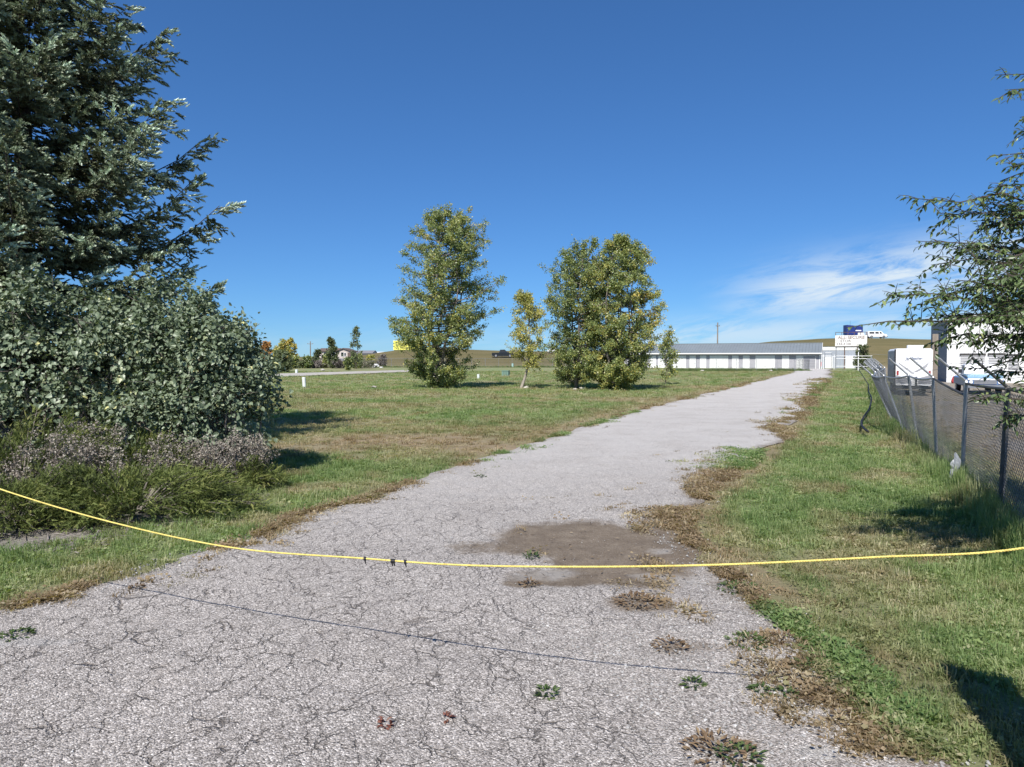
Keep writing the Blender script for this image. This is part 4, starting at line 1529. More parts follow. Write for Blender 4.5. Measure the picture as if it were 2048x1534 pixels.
# boughs seen in the photo: (start height on trunk, tip pixel, tip depth, side twigs, twig length)
for z0, px, py, d, nt, tl in [(5.2, 1990, 150, 7.2, 7, .3), (4.9, 2040, 235, 7.0, 6, .25), (4.6, 1978, 312, 7.0, 7, .3), (4.4, 2000, 362, 7.2, 7, .3), (3.6, 1808, 395, 7.1, 13, .28),
                              (3.4, 1880, 430, 7.2, 26, .45), (3.3, 1832, 482, 7.0, 14, .26), (3.2, 1895, 500, 7.4, 28, .45), (3.0, 1862, 530, 7.1, 18, .34), (2.9, 1910, 560, 6.8, 28, .45),
                              (2.9, 1850, 600, 7.2, 22, .4), (2.8, 1772, 592, 7.0, 20, .38), (2.7, 1790, 650, 7.1, 24, .36), (2.6, 1692, 655, 7.0, 8, .18), (2.6, 1850, 690, 7.2, 22, .32),
                              (2.5, 1905, 640, 6.6, 28, .42), (2.6, 1950, 600, 7.8, 28, .45), (2.9, 1950, 520, 7.6, 28, .45), (3.2, 1960, 450, 7.4, 26, .42), (2.4, 1940, 690, 7.4, 24, .38),
                              (2.3, 1895, 735, 7.6, 9, .22), (2.2, 2000, 700, 7.0, 24, .4), (2.0, 1985, 740, 7.8, 14, .3), (1.8, 1940, 800, 6.6, 12, .25), (1.7, 1990, 830, 6.6, 12, .25),
                              (4.9, 2010, 180, 7.0, 14, .3), (4.6, 2030, 270, 7.2, 16, .3), (4.2, 2015, 340, 7.2, 16, .34), (4.0, 1990, 372, 7.0, 14, .3), (3.6, 2000, 410, 7.2, 20, .4), (3.0, 2020, 560, 6.4, 26, .42), (2.6, 2030, 640, 6.2, 26, .42), (3.4, 2040, 480, 7.8, 24, .42), (2.2, 2035, 780, 6.4, 14, .3)]:
    spray(tk(z0), EPX(px, py, d), int(nt * (1.0 if nt < 12 else 3.4)), tl, sag=rng.uniform(.02, .14), r0=.022)
# the rest of the crown, outside the picture, which shades the verge
for i in range(80):
    z0 = rng.uniform(1.9, 7.0)
    ph = rng.uniform(-1.9, 2.4)
    L = rng.uniform(1.2, 2.6) * (1 - .06 * z0)
    e = tk(z0) + np.array((abs(cos(ph)) * L * .9 + .2, sin(ph) * L, rng.uniform(-.1, .8)))
    spray(tk(z0), e, 16, .5, gap=.085, size=.10)
wood.put('trunk', bark_dark, elm)
EP, EXd, EN, ES, ET = [np.concatenate(v) for v in (EP, EXd, EN, ES, ET)]
print('elm leaves', len(EP))
from mathutils import Matrix
wx = EP + off
u_ = wx[:, 0] / wx[:, 1] * F + 1024
v_ = HY - (wx[:, 2] - CAMH) / wx[:, 1] * F
score = np.where((u_ < 2046) & (v_ > 130), 0, 100) + (u_ - 1700) / 120 + rng.uniform(0, 1.2, len(EP)) - ES * 30
front = np.argsort(score)[:300]
lm = [mk_mesh('leaf', LEAF_L[0], LEAF_L[1], elm_mat, {'tint': np.full(7, tv)}) for tv in (.25, .4, .55, .7, .85)]
for i in front:
    x = EXd[i]
    z = unit(EN[i] - (EN[i] @ x) * x)
    y = np.cross(z, x)
    o = link('leaf', lm[int(rng.integers(5))], elm)
    o.matrix_local = Matrix([(*(np.array((x[a], y[a], z[a])) * ES[i]), EP[i, a]) for a in range(3)] + [(0, 0, 0, 1)])
msk = np.ones(len(EP), bool)
msk[front] = False
put_leaves('foliage', LEAF_L, EP[msk], EXd[msk], EN[msk], ES[msk], ET[msk], elm_mat, elm)['kind'] = 'stuff'

# ------------------------------------------------------------------ built things
GA = radians(-24.5)                        # the street grid: facades run across the drive
gd = np.array((cos(GA), sin(GA)))          # along a facade, to the right
white_paint = M('white_metal', (.78, .78, .77), rough=.5, vary=.07, scale=.7, bump=.05, bscale=6)
white_trim = M('white_trim', (.82, .82, .81), rough=.5, vary=.05, scale=2)
lilac_paint = M('lilac_grey_siding', (.40, .392, .425), rough=.6, vary=.08, scale=.6)
grey_roof = M('grey_roof_metal', (.19, .215, .232), rough=.5, vary=.12, scale=.35, spec=.4)
grey_door = M('grey_door_paint', (.33, .325, .355), rough=.55, vary=.06, scale=1)
galv = M('galvanised_steel', (.36, .37, .385), rough=.45, metal=.55, vary=.22, scale=8, bump=.1)
rust = M('rusty_steel', (.16, .10, .075), rough=.8, metal=.3, vary=.4, scale=10)
dark_steel = M('dark_steel', (.075, .072, .07), rough=.6, metal=.3, vary=.3, scale=6)
concrete = M('concrete_slab', (.42, .41, .39), rough=.9, vary=.15, scale=2, bump=.2)
glass = M('dark_glass', (.022, .025, .028), rough=.25, vary=.1, spec=.3)
rubber = M('tyre_rubber', (.025, .025, .026), rough=.8, vary=.2)
rim_m = M('steel_rim', (.42, .42, .43), rough=.4, metal=.6, vary=.1)
wood_old = M('weathered_wood', (.26, .22, .18), rough=.9, vary=.3, scale=5, bump=.4, bscale=18, stretch=(1, 1, .15))


def face_root(name, label, cat, px, py, d, group=None, z=None):
    p = P(px, py, d)
    return thing(name, label, cat, (p[0], d, p[2] if z is None else z), GA, group)


def along(px, o, a=None):
    """distance along the facade through o that appears at photo column px"""
    k = (px - 1024) / F
    a = gd if a is None else a
    return (k * o[1] - o[0]) / (a[0] - k * a[1])


def boxpart(name, x0, x1, y0, y1, z0, z1, mat, parent):
    a = Acc()
    a.box(x0, x1, y0, y1, z0, z1)
    return a.put(name, mat, parent)


def panel_door(name, parent, x0, x1, z0, z1, mat, rows, y=0.0):
    """sectional door leaf: raised panels with recessed joints, inside a trim frame"""
    a = Acc()
    h = (z1 - z0) / rows
    a.box(x0, x1, y - .02, y + .02, z0, z1)
    for i in range(rows):
        a.box(x0 + .03, x1 - .03, y - .05, y - .021, z0 + i * h + .02, z0 + (i + 1) * h - .02)
    d = a.put(name, mat, parent)
    f = Acc()
    w = .09
    f.box(x0 - w, x0 - .003, y - .07, y + .02, z0, z1 + w)
    f.box(x1 + .003, x1 + w, y - .07, y + .02, z0, z1 + w)
    f.box(x0 - .002, x1 + .002, y - .07, y + .02, z1 + .003, z1 + w)
    f.put('door_frame', white_trim, d)
    return d


# --- long storage building
SD = 145.0
o = P(1640, 738.0, SD)
zb = float(o[2]) - .1
st = thing('storage_building', 'long low storage building with grey metal roof and row of white doors', 'building', (o[0], SD, zb), GA)
o2 = (o[0], SD)
LEN = 41.0
z_at = lambda py: ZA(py, SD) - zb
eave, doorh, ridge = z_at(706.2), z_at(710.6), ZA(686.2, SD + 6) - zb
W = Acc()                                   # lap siding on the front
rows = 14
for i in range(rows):
    z0, z1 = .12 + i * (eave - .12) / rows, .12 + (i + 1) * (eave - .12) / rows
    k = W.n
    W.add([(-LEN, .10, z0), (0, .10, z0), (0, .125, z1), (-LEN, .125, z1), (-LEN, .125, z0), (0, .125, z0)], np.array([(0, 1, 2, 3), (4, 5, 1, 0)]))
W.box(-LEN, 0, .13, 12, 0, eave - .02)
W.prism([(.13, 0)] * 0 + [(-LEN, 0), (-LEN + .01, 0), (-LEN + .01, .02), (-LEN, .02)], .2, .3)
gx = Acc()
gx.add([(0.004, .13, 0), (0.004, 12, 0), (0.004, 12, eave), (0.004, 6.06, ridge - .05), (0.004, .13, eave), (-LEN - .004, .13, 0), (-LEN - .004, 12, 0), (-LEN - .004, 12, eave), (-LEN - .004, 6.06, ridge - .05), (-LEN - .004, .13, eave)],
       np.array([(0, 1, 2, 3, 4), (9, 8, 7, 6, 5)]))
W.put('wall', lilac_paint, st)
gx.put('gable_wall', lilac_paint, st)
R = Acc()
for ya, yb, za, zb_ in ((-.80, 6.06, eave - .05, ridge), (12.55, 6.06, eave - .02, ridge)):
    R.add([(-LEN - .3, ya, za), (.3, ya, za), (.3, yb, zb_), (-LEN - .3, yb, zb_), (-LEN - .3, ya, za + .05), (.3, ya, za + .05), (.3, yb, zb_ + .05), (-LEN - .3, yb, zb_ + .05)],
          np.array([(0, 1, 2, 3), (4, 5, 6, 7), (0, 1, 5, 4), (1, 2, 6, 5), (3, 0, 4, 7)]))
n = int(LEN / .6)
for i in range(n + 1):                      # standing ribs of the roof sheet
    x = -LEN - .25 + i * (LEN + .5) / n
    R.add([(x - .03, -.80, eave + .005), (x + .03, -.80, eave + .005), (x + .03, 6.0, ridge + .04), (x - .03, 6.0, ridge + .04),
           (x, -.80, eave + .07), (x, 6.0, ridge + .105)], np.array([(0, 4, 5, 3), (4, 1, 2, 5)]))
R.put('roof', grey_roof, st)
boxpart('fascia', -LEN - .32, .32, -.85, -.802, eave - .17, eave + .06, white_trim, st)
f = Acc()
f.add([(.303, -.45, eave - .20), (.303, 6.06, ridge - .16), (.303, 6.06, ridge + .08), (.303, -.45, eave + .08), (.36, -.45, eave - .20), (.36, 6.06, ridge - .16), (.36, 6.06, ridge + .08), (.36, -.45, eave + .08)],
      np.array([(0, 1, 2, 3), (4, 5, 6, 7), (0, 1, 5, 4), (3, 2, 6, 7), (0, 4, 7, 3)]))
f.put('barge_board', white_trim, st)
boxpart('ridge_cap', -LEN - .3, .3, 5.85, 6.27, ridge + .03, ridge + .11, grey_roof, st)
boxpart('corner_trim', -.14, .03, .06, .20, 0, eave - .2, white_trim, st)
boxpart('foundation', -LEN - .1, .1, .03, 12.05, -.3, .118, concrete, st)
doors = [(1300, 1311, 'entry_door'), (1317, 1328, 'entry_door'), (1335.6, 1371, 'overhead_door'), (1379.8, 1390.6, 'entry_door'), (1400.6, 1411.4, 'entry_door'), (1420, 1455.3, 'overhead_door'),
         (1464.6, 1476, 'entry_door'), (1486.5, 1498, 'entry_door'), (1511.5, 1548.5, 'overhead_door'), (1564.8, 1576.8, 'entry_door'), (1592.6, 1604.2, 'entry_door')]
for a, b, nm in doors:
    x0, x1 = along(a, o2), along(b, o2)
    dd = panel_door(nm, st, x0, x1, .125, doorh - .1, white_paint, 5 if nm == 'overhead_door' else 3, y=.05)
    h = Acc()
    h.box(x1 - .22, x1 - .12, -.07, 0.0, 1.05, 1.13) if nm == 'entry_door' else h.box((x0 + x1) / 2 - .1, (x0 + x1) / 2 + .1, -.06, 0.0, .5, .56)
    h.put('handle', dark_steel, dd)
gdn = panel_door('overhead_door', st, along(1606.5, o2), along(1630.5, o2), .125, doorh - .12, grey_door, 5, y=.05)
gdn['label'] = 'grey overhead door at the right end'

# --- second storage building behind the sign
o3 = P(1642, 737, 155)
zb3 = float(o3[2])
s2 = thing('storage_building', 'white corrugated storage building behind the gate and the faded sign', 'building', (o3[0], 155, zb3), GA)
L2 = along(1722, (o3[0], 155))
zt, zm = ZA(693.5, 152) - zb3, ZA(700.5, 152) - zb3
blue_grey = M('pale_blue_grey_metal', (.36, .39, .44), rough=.5, vary=.06, scale=.5)


def ribbed(parent, name, x0, x1, z0, z1, mat, y=0.0, step=.30):
    a = Acc()
    a.box(x0, x1, y, y + .1, z0, z1)
    n = int((x1 - x0) / step)
    for i in range(n + 1):
        x = x0 + .05 + i * (x1 - x0 - .1) / max(n, 1)
        a.add([(x - .05, y - .003, z0), (x - .02, y - .04, z0), (x + .02, y - .04, z0), (x + .05, y - .003, z0), (x - .05, y - .003, z1), (x - .02, y - .04, z1), (x + .02, y - .04, z1), (x + .05, y - .003, z1)],
              np.array([(0, 1, 5, 4), (1, 2, 6, 5), (2, 3, 7, 6)]))
    return a.put(name, mat, parent)


ribbed(s2, 'wall', 0, L2, 0, zm, blue_grey)
ribbed(s2, 'wall_band', -.1, L2 + .1, zm + .003, zt, white_paint, y=-.06)
boxpart('side_wall', 0, L2, .103, 8, 0, zt - .1, blue_grey, s2)
boxpart('roof', -.2, L2 + .2, -.10, 8.2, zt + .003, zt + .08, grey_roof, s2)
for a, b, c in ((1650, 1664, 714), (1692, 1707.5, 712.5)):
    panel_door('overhead_door', s2, along(a, (o3[0], 155)), along(b, (o3[0], 155)), .02, ZA(c, 153) - zb3, white_paint, 4, y=-.05)

# --- faded storage sign on posts
SGD = 138.0
p0 = P(1669.5, 735.5, SGD)
sg = thing('storage_sign', 'big faded white sign board on steel posts reading ALL-SECURE', 'sign', (p0[0], SGD, 0), GA)
os_ = (p0[0], SGD)
SL = along(1733, os_)
zs = lambda py: ZA(py, SGD - SL * .2)
sign_paint = M('peeling_sign_paint', (.80, .79, .77), rough=.6, vary=.1, scale=2.5, stain=(.60, .55, .48), bump=.15)
letter = M('faded_brown_letters', (.13, .07, .05), rough=.7, vary=.5, scale=7, stain=(.30, .22, .17))
letter2 = M('faded_grey_letters', (.13, .115, .115), rough=.7, vary=.5, scale=7, stain=(.30, .27, .26))
boxpart('board', 0, SL, -.06, .06, zs(692.3), zs(670.6), sign_paint, sg)
boxpart('beam', .05, SL - .05, -.05, .09, zs(694.8), zs(692.5), dark_steel, sg)
for px in (1671.5, 1688.5, 1714, 1731):
    x = along(px, os_)
    boxpart('post', x - .09, x + .09, .065, .25, -.2, zs(692.6) if px > 1700 else zs(672), galv if px < 1680 else rust, sg)
fr = Acc()
fr.box(0, SL, -.03, .03, zs(665.0), zs(664.0))
for i in range(6):
    x = .06 + i * (SL - .12) / 5
    fr.box(x - .05, x + .05, -.035, .035, zs(670.4), zs(665.1))
fr.put('top_frame', rust, sg)


def lettering(txt, mat, parent, x0, x1, z0, z1, y, name='lettering', slant=0.0):
    cu = bpy.data.curves.new(name, 'FONT')
    cu.body = txt
    cu.size = 1
    cu.extrude = .006
    cu.offset = .012
    cu.shear = slant
    ob = bpy.data.objects.new(name, cu)
    C.objects.link(ob)
    bpy.context.view_layer.update()
    bb = np.array([tuple(v) for v in ob.bound_box])
    w, h = np.ptp(bb[:, 0]), np.ptp(bb[:, 1])
    sx, sz = (x1 - x0) / w, (z1 - z0) / h
    me = bpy.data.meshes.new_from_object(ob.evaluated_get(bpy.context.evaluated_depsgraph_get()))
    bpy.data.objects.remove(ob)
    me.materials.clear()
    ob = link(name, me)
    ob.parent = parent
    ob.rotation_euler = (pi / 2, 0, 0)
    ob.scale = (sx, sz, 1)
    ob.location = (x0 - bb[:, 0].min() * sx, y, z0 - bb[:, 1].min() * sz)
    me.materials.append(mat)
    return ob


lx0 = lambda px: along(px, os_)
lettering('ALL-SECURE', letter, sg, lx0(1674.5), lx0(1728), zs(677.8), zs(672.0), -.068)
lettering('STOR', letter2, sg, lx0(1680), lx0(1701), zs(684.2), zs(679.2), -.068)
lettering('343-4100', letter2, sg, lx0(1672.5), lx0(1701), zs(689.8), zs(685.6), -.068)

# --- pipe frames and gate at the end of the drive
pg = thing('pipe_gate', 'tall tubular steel gate frame across the end of the drive', 'gate', (*P(1648, 737, 138)[:2], 0), GA)
og = P(1648, 737, 138)[:2]
a = Acc()


def pip(a, x0, z0, x1, z1, r=.05, y=0.0):
    a.tube([(x0, y, z0), (x1, y, z1)], r, 6)


g1 = along(1664, og)
zg = lambda py: ZA(py, 137)
for px in (1649.5, 1663):
    x = along(px, og)
    pip(a, x, 0, x, zg(704.5))
for py in (705, 711.5, 718, 722.5):
    pip(a, along(1649.5, og), zg(py), along(1663, og), zg(py), .045)
a.put('frame', galv, pg)
a = Acc()
for px in (1643, 1646.5, 1668):
    x = along(px, og)
    pip(a, x, 0, x, zg(709), .06)
pip(a, along(1643, og), zg(712), along(1649, og), zg(712), .04)
pip(a, along(1663, og), zg(713), along(1671, og), zg(713), .04)
a.put('post', white_trim, pg)
rp = boxpart('red_reflector', along(1641.3, og), along(1643, og), -.05, .05, zg(733), zg(724), M('red_paint', (.38, .06, .07), rough=.5), pg)

pr = thing('pipe_gate', 'low horizontal pipe gate right of the sign post before the bush', 'gate', (*P(1700, 735.5, 127)[:2], 0), GA)
og = P(1700, 735.5, 127)[:2]
zg = lambda py: ZA(py, 125)
a = Acc()
for py in (712.0, 717.4, 733.0):
    pip(a, along(1672, og), zg(py), along(1744, og), zg(py), .05)
a.put('rail', galv, pr)
for px in (1716.3, 1743):
    x = along(px, og)
    boxpart('post', x - .06, x + .06, .06, .18, 0, zg(704 if px < 1720 else 711), white_trim if px < 1720 else galv, pr)

# --- chain-link fences
wire_m = M('galvanised_wire', (.20, .205, .21), rough=.5, metal=.4, vary=.25, scale=5)


def fabric(name, bot, top, gap, r, parent, segs=6, seed=0, wob=.02, sides=3, sub=None):
    """diagonal wires woven across a strip: bot/top are polylines of equal length along the run"""
    bot, top = np.asarray(bot, float), np.asarray(top, float)
    cum = np.r_[0, np.cumsum(np.linalg.norm(np.diff(bot[:, :2], axis=0), axis=1))]
    Lr = cum[-1]
    H = float(np.mean(top[:, 2] - bot[:, 2]))
    n = int(Lr / gap)
    s0 = np.arange(-int(H / gap) - 1, n + 1) * gap
    t = np.linspace(0, 1, segs + 1)
    acc = Acc()
    th = np.arange(sides) * 2 * pi / sides
    for sg_ in (1, -1):
        S = (s0[:, None] + (H * t if sg_ > 0 else H * (1 - t)))
        ok = (S >= 0) & (S <= Lr)
        B = np.stack([np.interp(S, cum, bot[:, k]) for k in range(3)], -1)
        T = np.stack([np.interp(S, cum, top[:, k]) for k in range(3)], -1)
        Pp = B + (T - B) * t[None, :, None]
        if wob:
            wv = (fbm(S * .5, np.broadcast_to(t * 1.5, S.shape), seed=seed + 90, oct=3) - .5) * wob * 2
            Pp = Pp + wv[..., None] * np.array((.9, -.4, 0))
        d = unit(Pp[:, -1] - Pp[:, 0])
        u = unit(np.cross(d, (0, 0, 1.0)))
        v = np.cross(d, u)
        ring = r * (np.cos(th)[None, :, None] * u[:, None] + np.sin(th)[None, :, None] * v[:, None])
        Vv = Pp[:, :, None] + ring[:, None]
        m, K = S.shape
        base = (np.arange(m) * K * sides)[:, None, None] + (np.arange(K - 1) * sides)[None, :, None]
        j = np.arange(sides)[None, None]
        q = np.stack([base + j, base + (j + 1) % sides, base + sides + (j + 1) % sides, base + sides + j], -1)
        good = ok[:, :-1] & ok[:, 1:]
        acc.add(Vv.reshape(-1, 3), q[good].reshape(-1, 4))
    ob = acc.put(name, wire_m, parent)
    ob['kind'] = 'stuff'
    return ob


cf = thing('chain_link_fence', 'leaning chain-link fence with barbed wire arms along the right of the drive', 'fence', (0, 0, 0))
K0, K1 = -3, 44
posts_b, posts_t = [], []
lean = {-3: .05, -2: .05, -1: .06, 0: .06, 1: .03, 2: -.11, 3: -.28, 4: -.62, 5: -.74, 6: -.62, 7: -.5}
outd = np.array((-FSTEP[1], FSTEP[0])) / np.linalg.norm(FSTEP)      # towards the drive
for k in range(K0, K1 + 1):
    b = FP0 + FSTEP * k if k <= 5 else FP0 + FSTEP * 5 + FFAR * (k - 5)
    ln = lean.get(k, -.42 + .25 * sin(k * 1.7))
    t = b + outd * (-ln)
    posts_b.append((*b, 0.0))
    hh = math.sqrt(max(1.84 ** 2 - ln ** 2, .5))
    posts_t.append((*t, hh))
posts_b, posts_t = np.array(posts_b), np.array(posts_t)
for i, k in enumerate(range(K0, K1 + 1)):
    a = Acc()
    r = .036 if k > 0 else .040
    a.tube([posts_b[i] - (0, 0, .1), posts_t[i]], r, 8)
    a.tube([posts_t[i], posts_t[i] + (0, 0, .05)], [r * 1.15, r * .5], 8)
    pst = a.put('post', galv if k > 0 else M('shade_tinted_post', (.11, .105, .10), rough=.6, metal=.2, vary=.3, scale=6) if k == 0 else galv, cf)  # nearest post coloured dark to carry the elm's shade
    if k == 0:
        pst['label'] = 'dark post nearest the camera in the elm shade'
    if k >= -1:
        a = Acc()
        e = posts_t[i] + np.array((*(outd * .40), .40)) * (1.15 if k < 4 else 1.0)
        a.tube([posts_t[i] + (0, 0, .02), e], [.026, .022], 6)
        arm = a.put('barb_arm', galv if k > 0 else dark_steel, pst)  # arms under the elm take a dark colour for its shade
# top rail bay by bay; the bay before the second post has dropped
for i in range(len(posts_t) - 1):
    k = K0 + i
    p, q = posts_t[i].copy(), posts_t[i + 1].copy()
    if k == 1:
        p = p - (0, 0, .24)
    if k == 0:
        q = q - (0, 0, .02)
    a = Acc()
    t = np.linspace(0, 1, 6)[:, None]
    L = p + (q - p) * t
    L[:, 2] -= (.05 * 4 * t * (1 - t))[:, 0] * (1 if k > 1 else .3)
    a.tube(L, .024, 6)
    a.put('top_rail', galv if k > 1 else dark_steel, cf)
nn = K1 - K0
s = np.linspace(0, nn, nn * 4 + 1)


def ip(A, s):
    return np.stack([np.interp(s, np.arange(len(A)), A[:, j]) for j in range(3)], 1)


split = 13.0                                # bays near enough to show the mesh
sa = np.linspace(0, split, int(split * 4) + 1)
fabric('chain_link_mesh', ip(posts_b, sa) + (0, 0, .03), ip(posts_t, sa) - (0, 0, .05) - (0.0, 0, 0) - np.c_[np.zeros((len(sa), 2)), .14 * np.exp(-((sa - 4.2) / .5) ** 2)], .085, .0036, cf, 8, 1, .06)
sb = np.linspace(split, nn, 60)
fabric('chain_link_mesh', ip(posts_b, sb) + (0, 0, .03), ip(posts_t, sb) - (0, 0, .05), .15, .004, cf, 3, 2, .03)
arms = np.array([posts_t[i] + np.array((*(outd * .40), .40)) * (1.15 if k < 4 else 1.0) for i, k in enumerate(range(K0, K1 + 1))])
for f_ in (.35, .68, .97):
    a = Acc()
    A_ = (posts_t + (arms - posts_t) * f_)[2:]
    ss_ = np.linspace(0, len(A_) - 1, (len(A_) - 1) * 4 + 1)
    L = ip(A_, ss_)
    L[:, 2] -= .09 * np.sin((ss_ % 1) * pi) * (1 + .8 * vnoise(ss_ * .7, ss_ * 0, seed=int(f_ * 100)))
    a.tube(L, .0032, 3)
    m = ip(A_, np.linspace(0, 9, 130))
    for q in m:
        d = rdir(1)[0] * .022
        a.add([q - d, q + d, q + rdir(1)[0] * .006], np.array([(0, 1, 2)]))
    a.put('barbed_wire', wire_m, cf)


def far_fence(label, pts, h, gap_px, group, post_r=.035, mesh=True, hill_=False):
    pts = np.array(pts, float)
    root = thing('chain_link_fence', label, 'fence', (0, 0, 0), 0, group)
    cum = np.r_[0, np.cumsum(np.linalg.norm(np.diff(pts, axis=0), axis=1))]
    n = max(2, int(cum[-1] / gap_px) + 1)
    s = np.linspace(0, cum[-1], n)
    b = np.stack([np.interp(s, cum, pts[:, 0]), np.interp(s, cum, pts[:, 1])], 1)
    z = ground_z(b[:, 0], b[:, 1])
    for i in range(n):
        a = Acc()
        a.tube([(b[i, 0], b[i, 1], z[i] - .1), (b[i, 0], b[i, 1], z[i] + h)], post_r, 5)
        a.put('post', galv, root)
    a = Acc()
    a.tube(np.c_[b, z + h - .03], .022, 4)
    a.put('top_rail', galv, root)
    if mesh:
        fabric('chain_link_mesh', np.c_[b, z + .05], np.c_[b, z + h - .05], .16, .0034, root, 2, 5, 0)
    return root


far_fence('chain-link fence running across the far lawn below the hill', [(-62, 164), (0, 164.5), (31, 163.5)], 2.1, 3.05, None)
far_fence('plain chain-link fence before the storage doors ending at the drive', [(28, 121), (46.5, 119), (51.5, 122), (54.8, 137)], 2.05, 3.3, None)
hl = [P(1736, 712, 176)[:2], P(1800, 712, 172)[:2], P(1890, 712, 166)[:2]]
far_fence('wire fence on the slope behind the caravan', hl, 2.2, 6.0, None, mesh=False)

# --- billboard
bd = 229.0
bp_ = P(790, 703, bd)
bz = float(ground_z(np.array([bp_[0]]), np.array([bd]))[0])
bb = thing('billboard', 'yellow billboard with dark lettering on the hill beside the tall poplar', 'billboard', (bp_[0] - .5, bd, bz))
yel = M('billboard_yellow', (.80, .76, .16), rough=.5, vary=.05, scale=.5)
blk = M('billboard_ink', (.05, .045, .03), rough=.6, vary=.1)
bw = 9.2
b0, b1 = ZA(700.0, bd) - bz, ZA(681.5, bd) - bz
boxpart('panel', 0, bw, -.12, .0, b0, b1, yel, bb)
boxpart('trim', -.06, bw + .06, .002, .12, b0 - .12, b1 + .06, white_trim, bb)
for x in (.4, 2.5, 4.6, 6.7, 8.8):
    boxpart('post', x - .16, x + .16, .125, .42, -.5, b1 - .1, dark_steel, bb)
hb = b1 - b0
lettering('DO', blk, bb, .75, 2.3, b0 + hb * .70, b0 + hb * .90, -.128)
lettering('90', blk, bb, .7, 2.2, b0 + hb * .40, b0 + hb * .64, -.128)
lettering('at Me', blk, bb, .75, 4.0, b0 + hb * .14, b0 + hb * .32, -.128)

# --- utility poles
for px, py0, py1, d, lab, arm in ((1434.5, 738, 645, 176, 'tall utility pole rising behind the grey storage roof', .5), (621, 719, 682.5, 235, 'utility pole with crossarm beyond the far left shrubs', 1.0)):
    p = P(px, py0, d)
    gz = float(ground_z(np.array([p[0]]), np.array([d]))[0])
    r = thing('utility_pole', lab, 'pole', (p[0], d, gz))
    h = ZA(py1, d) - gz
    a = Acc()
    a.tube([(0, 0, -.3), (0, 0, h)], [.20, .14], 8)
    a.put('shaft', wood_old, r)
    boxpart('crossarm', -arm, arm, -.20, -.09, h - .95, h - .80, wood_old, r)
    a = Acc()
    for x in (-arm * .85, 0, arm * .85):
        a.tube([(x, -.14, h - .8), (x, -.14, h - .6)], [.05, .04], 6)
    a.put('insulator', dark_steel, r)

# --- far houses
tan_w = M('tan_siding', (.52, .46, .42), rough=.7, vary=.06, scale=.6)
slate = M('grey_shingles', (.22, .22, .24), rough=.8, vary=.15, scale=1)
brown_trim = M('brown_trim', (.15, .11, .095), rough=.7)


def house(name, label, x0px, x1px, d, zbase, h_eave, h_ridge, depth, wall, roof, cat='house', gable_front=False):
    a, b = P(x0px, 715, d)[0], P(x1px, 715, d)[0]
    r = thing(name, label, cat, (a, d, zbase))
    L = b - a
    A = Acc()
    A.box(0, L, 0, depth, -1.0, h_eave)
    Rf = Acc()
    if gable_front:
        A.prism([(0, h_eave), (L, h_eave), (L / 2, h_ridge)], .0, depth)
        for x0, x1 in ((-.4, L / 2), (L + .4, L / 2)):
            Rf.add([(x0, -.4, h_eave - .15), (x1, -.4, h_ridge + .05), (x1, depth + .3, h_ridge + .05), (x0, depth + .3, h_eave - .15), (x0, -.4, h_eave), (x1, -.4, h_ridge + .22), (x1, depth + .3, h_ridge + .22), (x0, depth + .3, h_eave)],
                   np.array([(0, 1, 2, 3), (4, 5, 6, 7), (0, 1, 5, 4), (0, 3, 7, 4)]))
    else:
        for y0, y1 in ((-.4, depth / 2), (depth + .4, depth / 2)):
            Rf.add([(-.3, y0, h_eave - .05), (L + .3, y0, h_eave - .05), (L + .3, y1, h_ridge), (-.3, y1, h_ridge), (-.3, y0, h_eave + .12), (L + .3, y0, h_eave + .12), (L + .3, y1, h_ridge + .16), (-.3, y1, h_ridge + .16)],
                   np.array([(0, 1, 2, 3), (4, 5, 6, 7), (0, 1, 5, 4), (1, 2, 6, 5), (0, 3, 7, 4)]))
        A.add([(0, 0, h_eave), (0, depth, h_eave), (0, depth / 2, h_ridge), (L, 0, h_eave), (L, depth, h_eave), (L, depth / 2, h_ridge)], np.array([(0, 1, 2), (3, 4, 5)]))
    A.put('wall', wall, r)
    Rf.put('roof', roof, r)
    return r, L


def window(parent, x, w, z, h, y=-.02):
    f = boxpart('window', x, x + w, y - .05, y + .0, z, z + h, white_trim, parent)
    boxpart('pane', x + .08, x + w - .08, y - .065, y - .052, z + .08, z + h - .08, glass, f)
    return f


hd = 202.0
hz = ZA(719, hd)
h1, L = house('house', 'pale tan single-storey house with low gable behind the dark cedars', 638, 674, hd, hz, 2.35, 3.1, 7, tan_w, brown_trim)
window(h1, 1.3, 1.1, .9, 1.1)
window(h1, 3.6, 1.1, .9, 1.1)
h2, L = house('house', 'tan gabled house end with white window right of the dark cedar', 672.5, 701, hd - 1.5, hz, 2.35, 3.05, 8, tan_w, brown_trim, gable_front=True)
window(h2, L * .32, .9, .85, 1.25)
window(h2, L * .55, .6, .95, 1.0)
dr = boxpart('door', L * .80, L * .80 + .9, -.06, .0, 0, 2.0, brown_trim, h2)
boxpart('handle', L * .80 + .75, L * .80 + .82, -.11, -.062, .95, 1.05, galv, dr)
dk = boxpart('porch', L * .2, L * .75, -1.6, -.08, -.6, .25, slate, h2)
h3, L = house('barn', 'long grey-roofed shed on the rise behind the wispy tree', 700, 744, 240, ZA(717, 240), 1.75, 2.6, 9, M('pale_shed_wall', (.62, .62, .63), rough=.6, vary=.06), slate, 'shed')
window(h3, 5, .9, .6, .8)
h4, L = house('shed', 'low white building just showing over the hill left of the billboard', 745, 800, 246, ZA(713, 246), 1.05, 1.5, 8, white_paint, white_paint, 'shed')
window(h4, 2, .8, .35, .5)


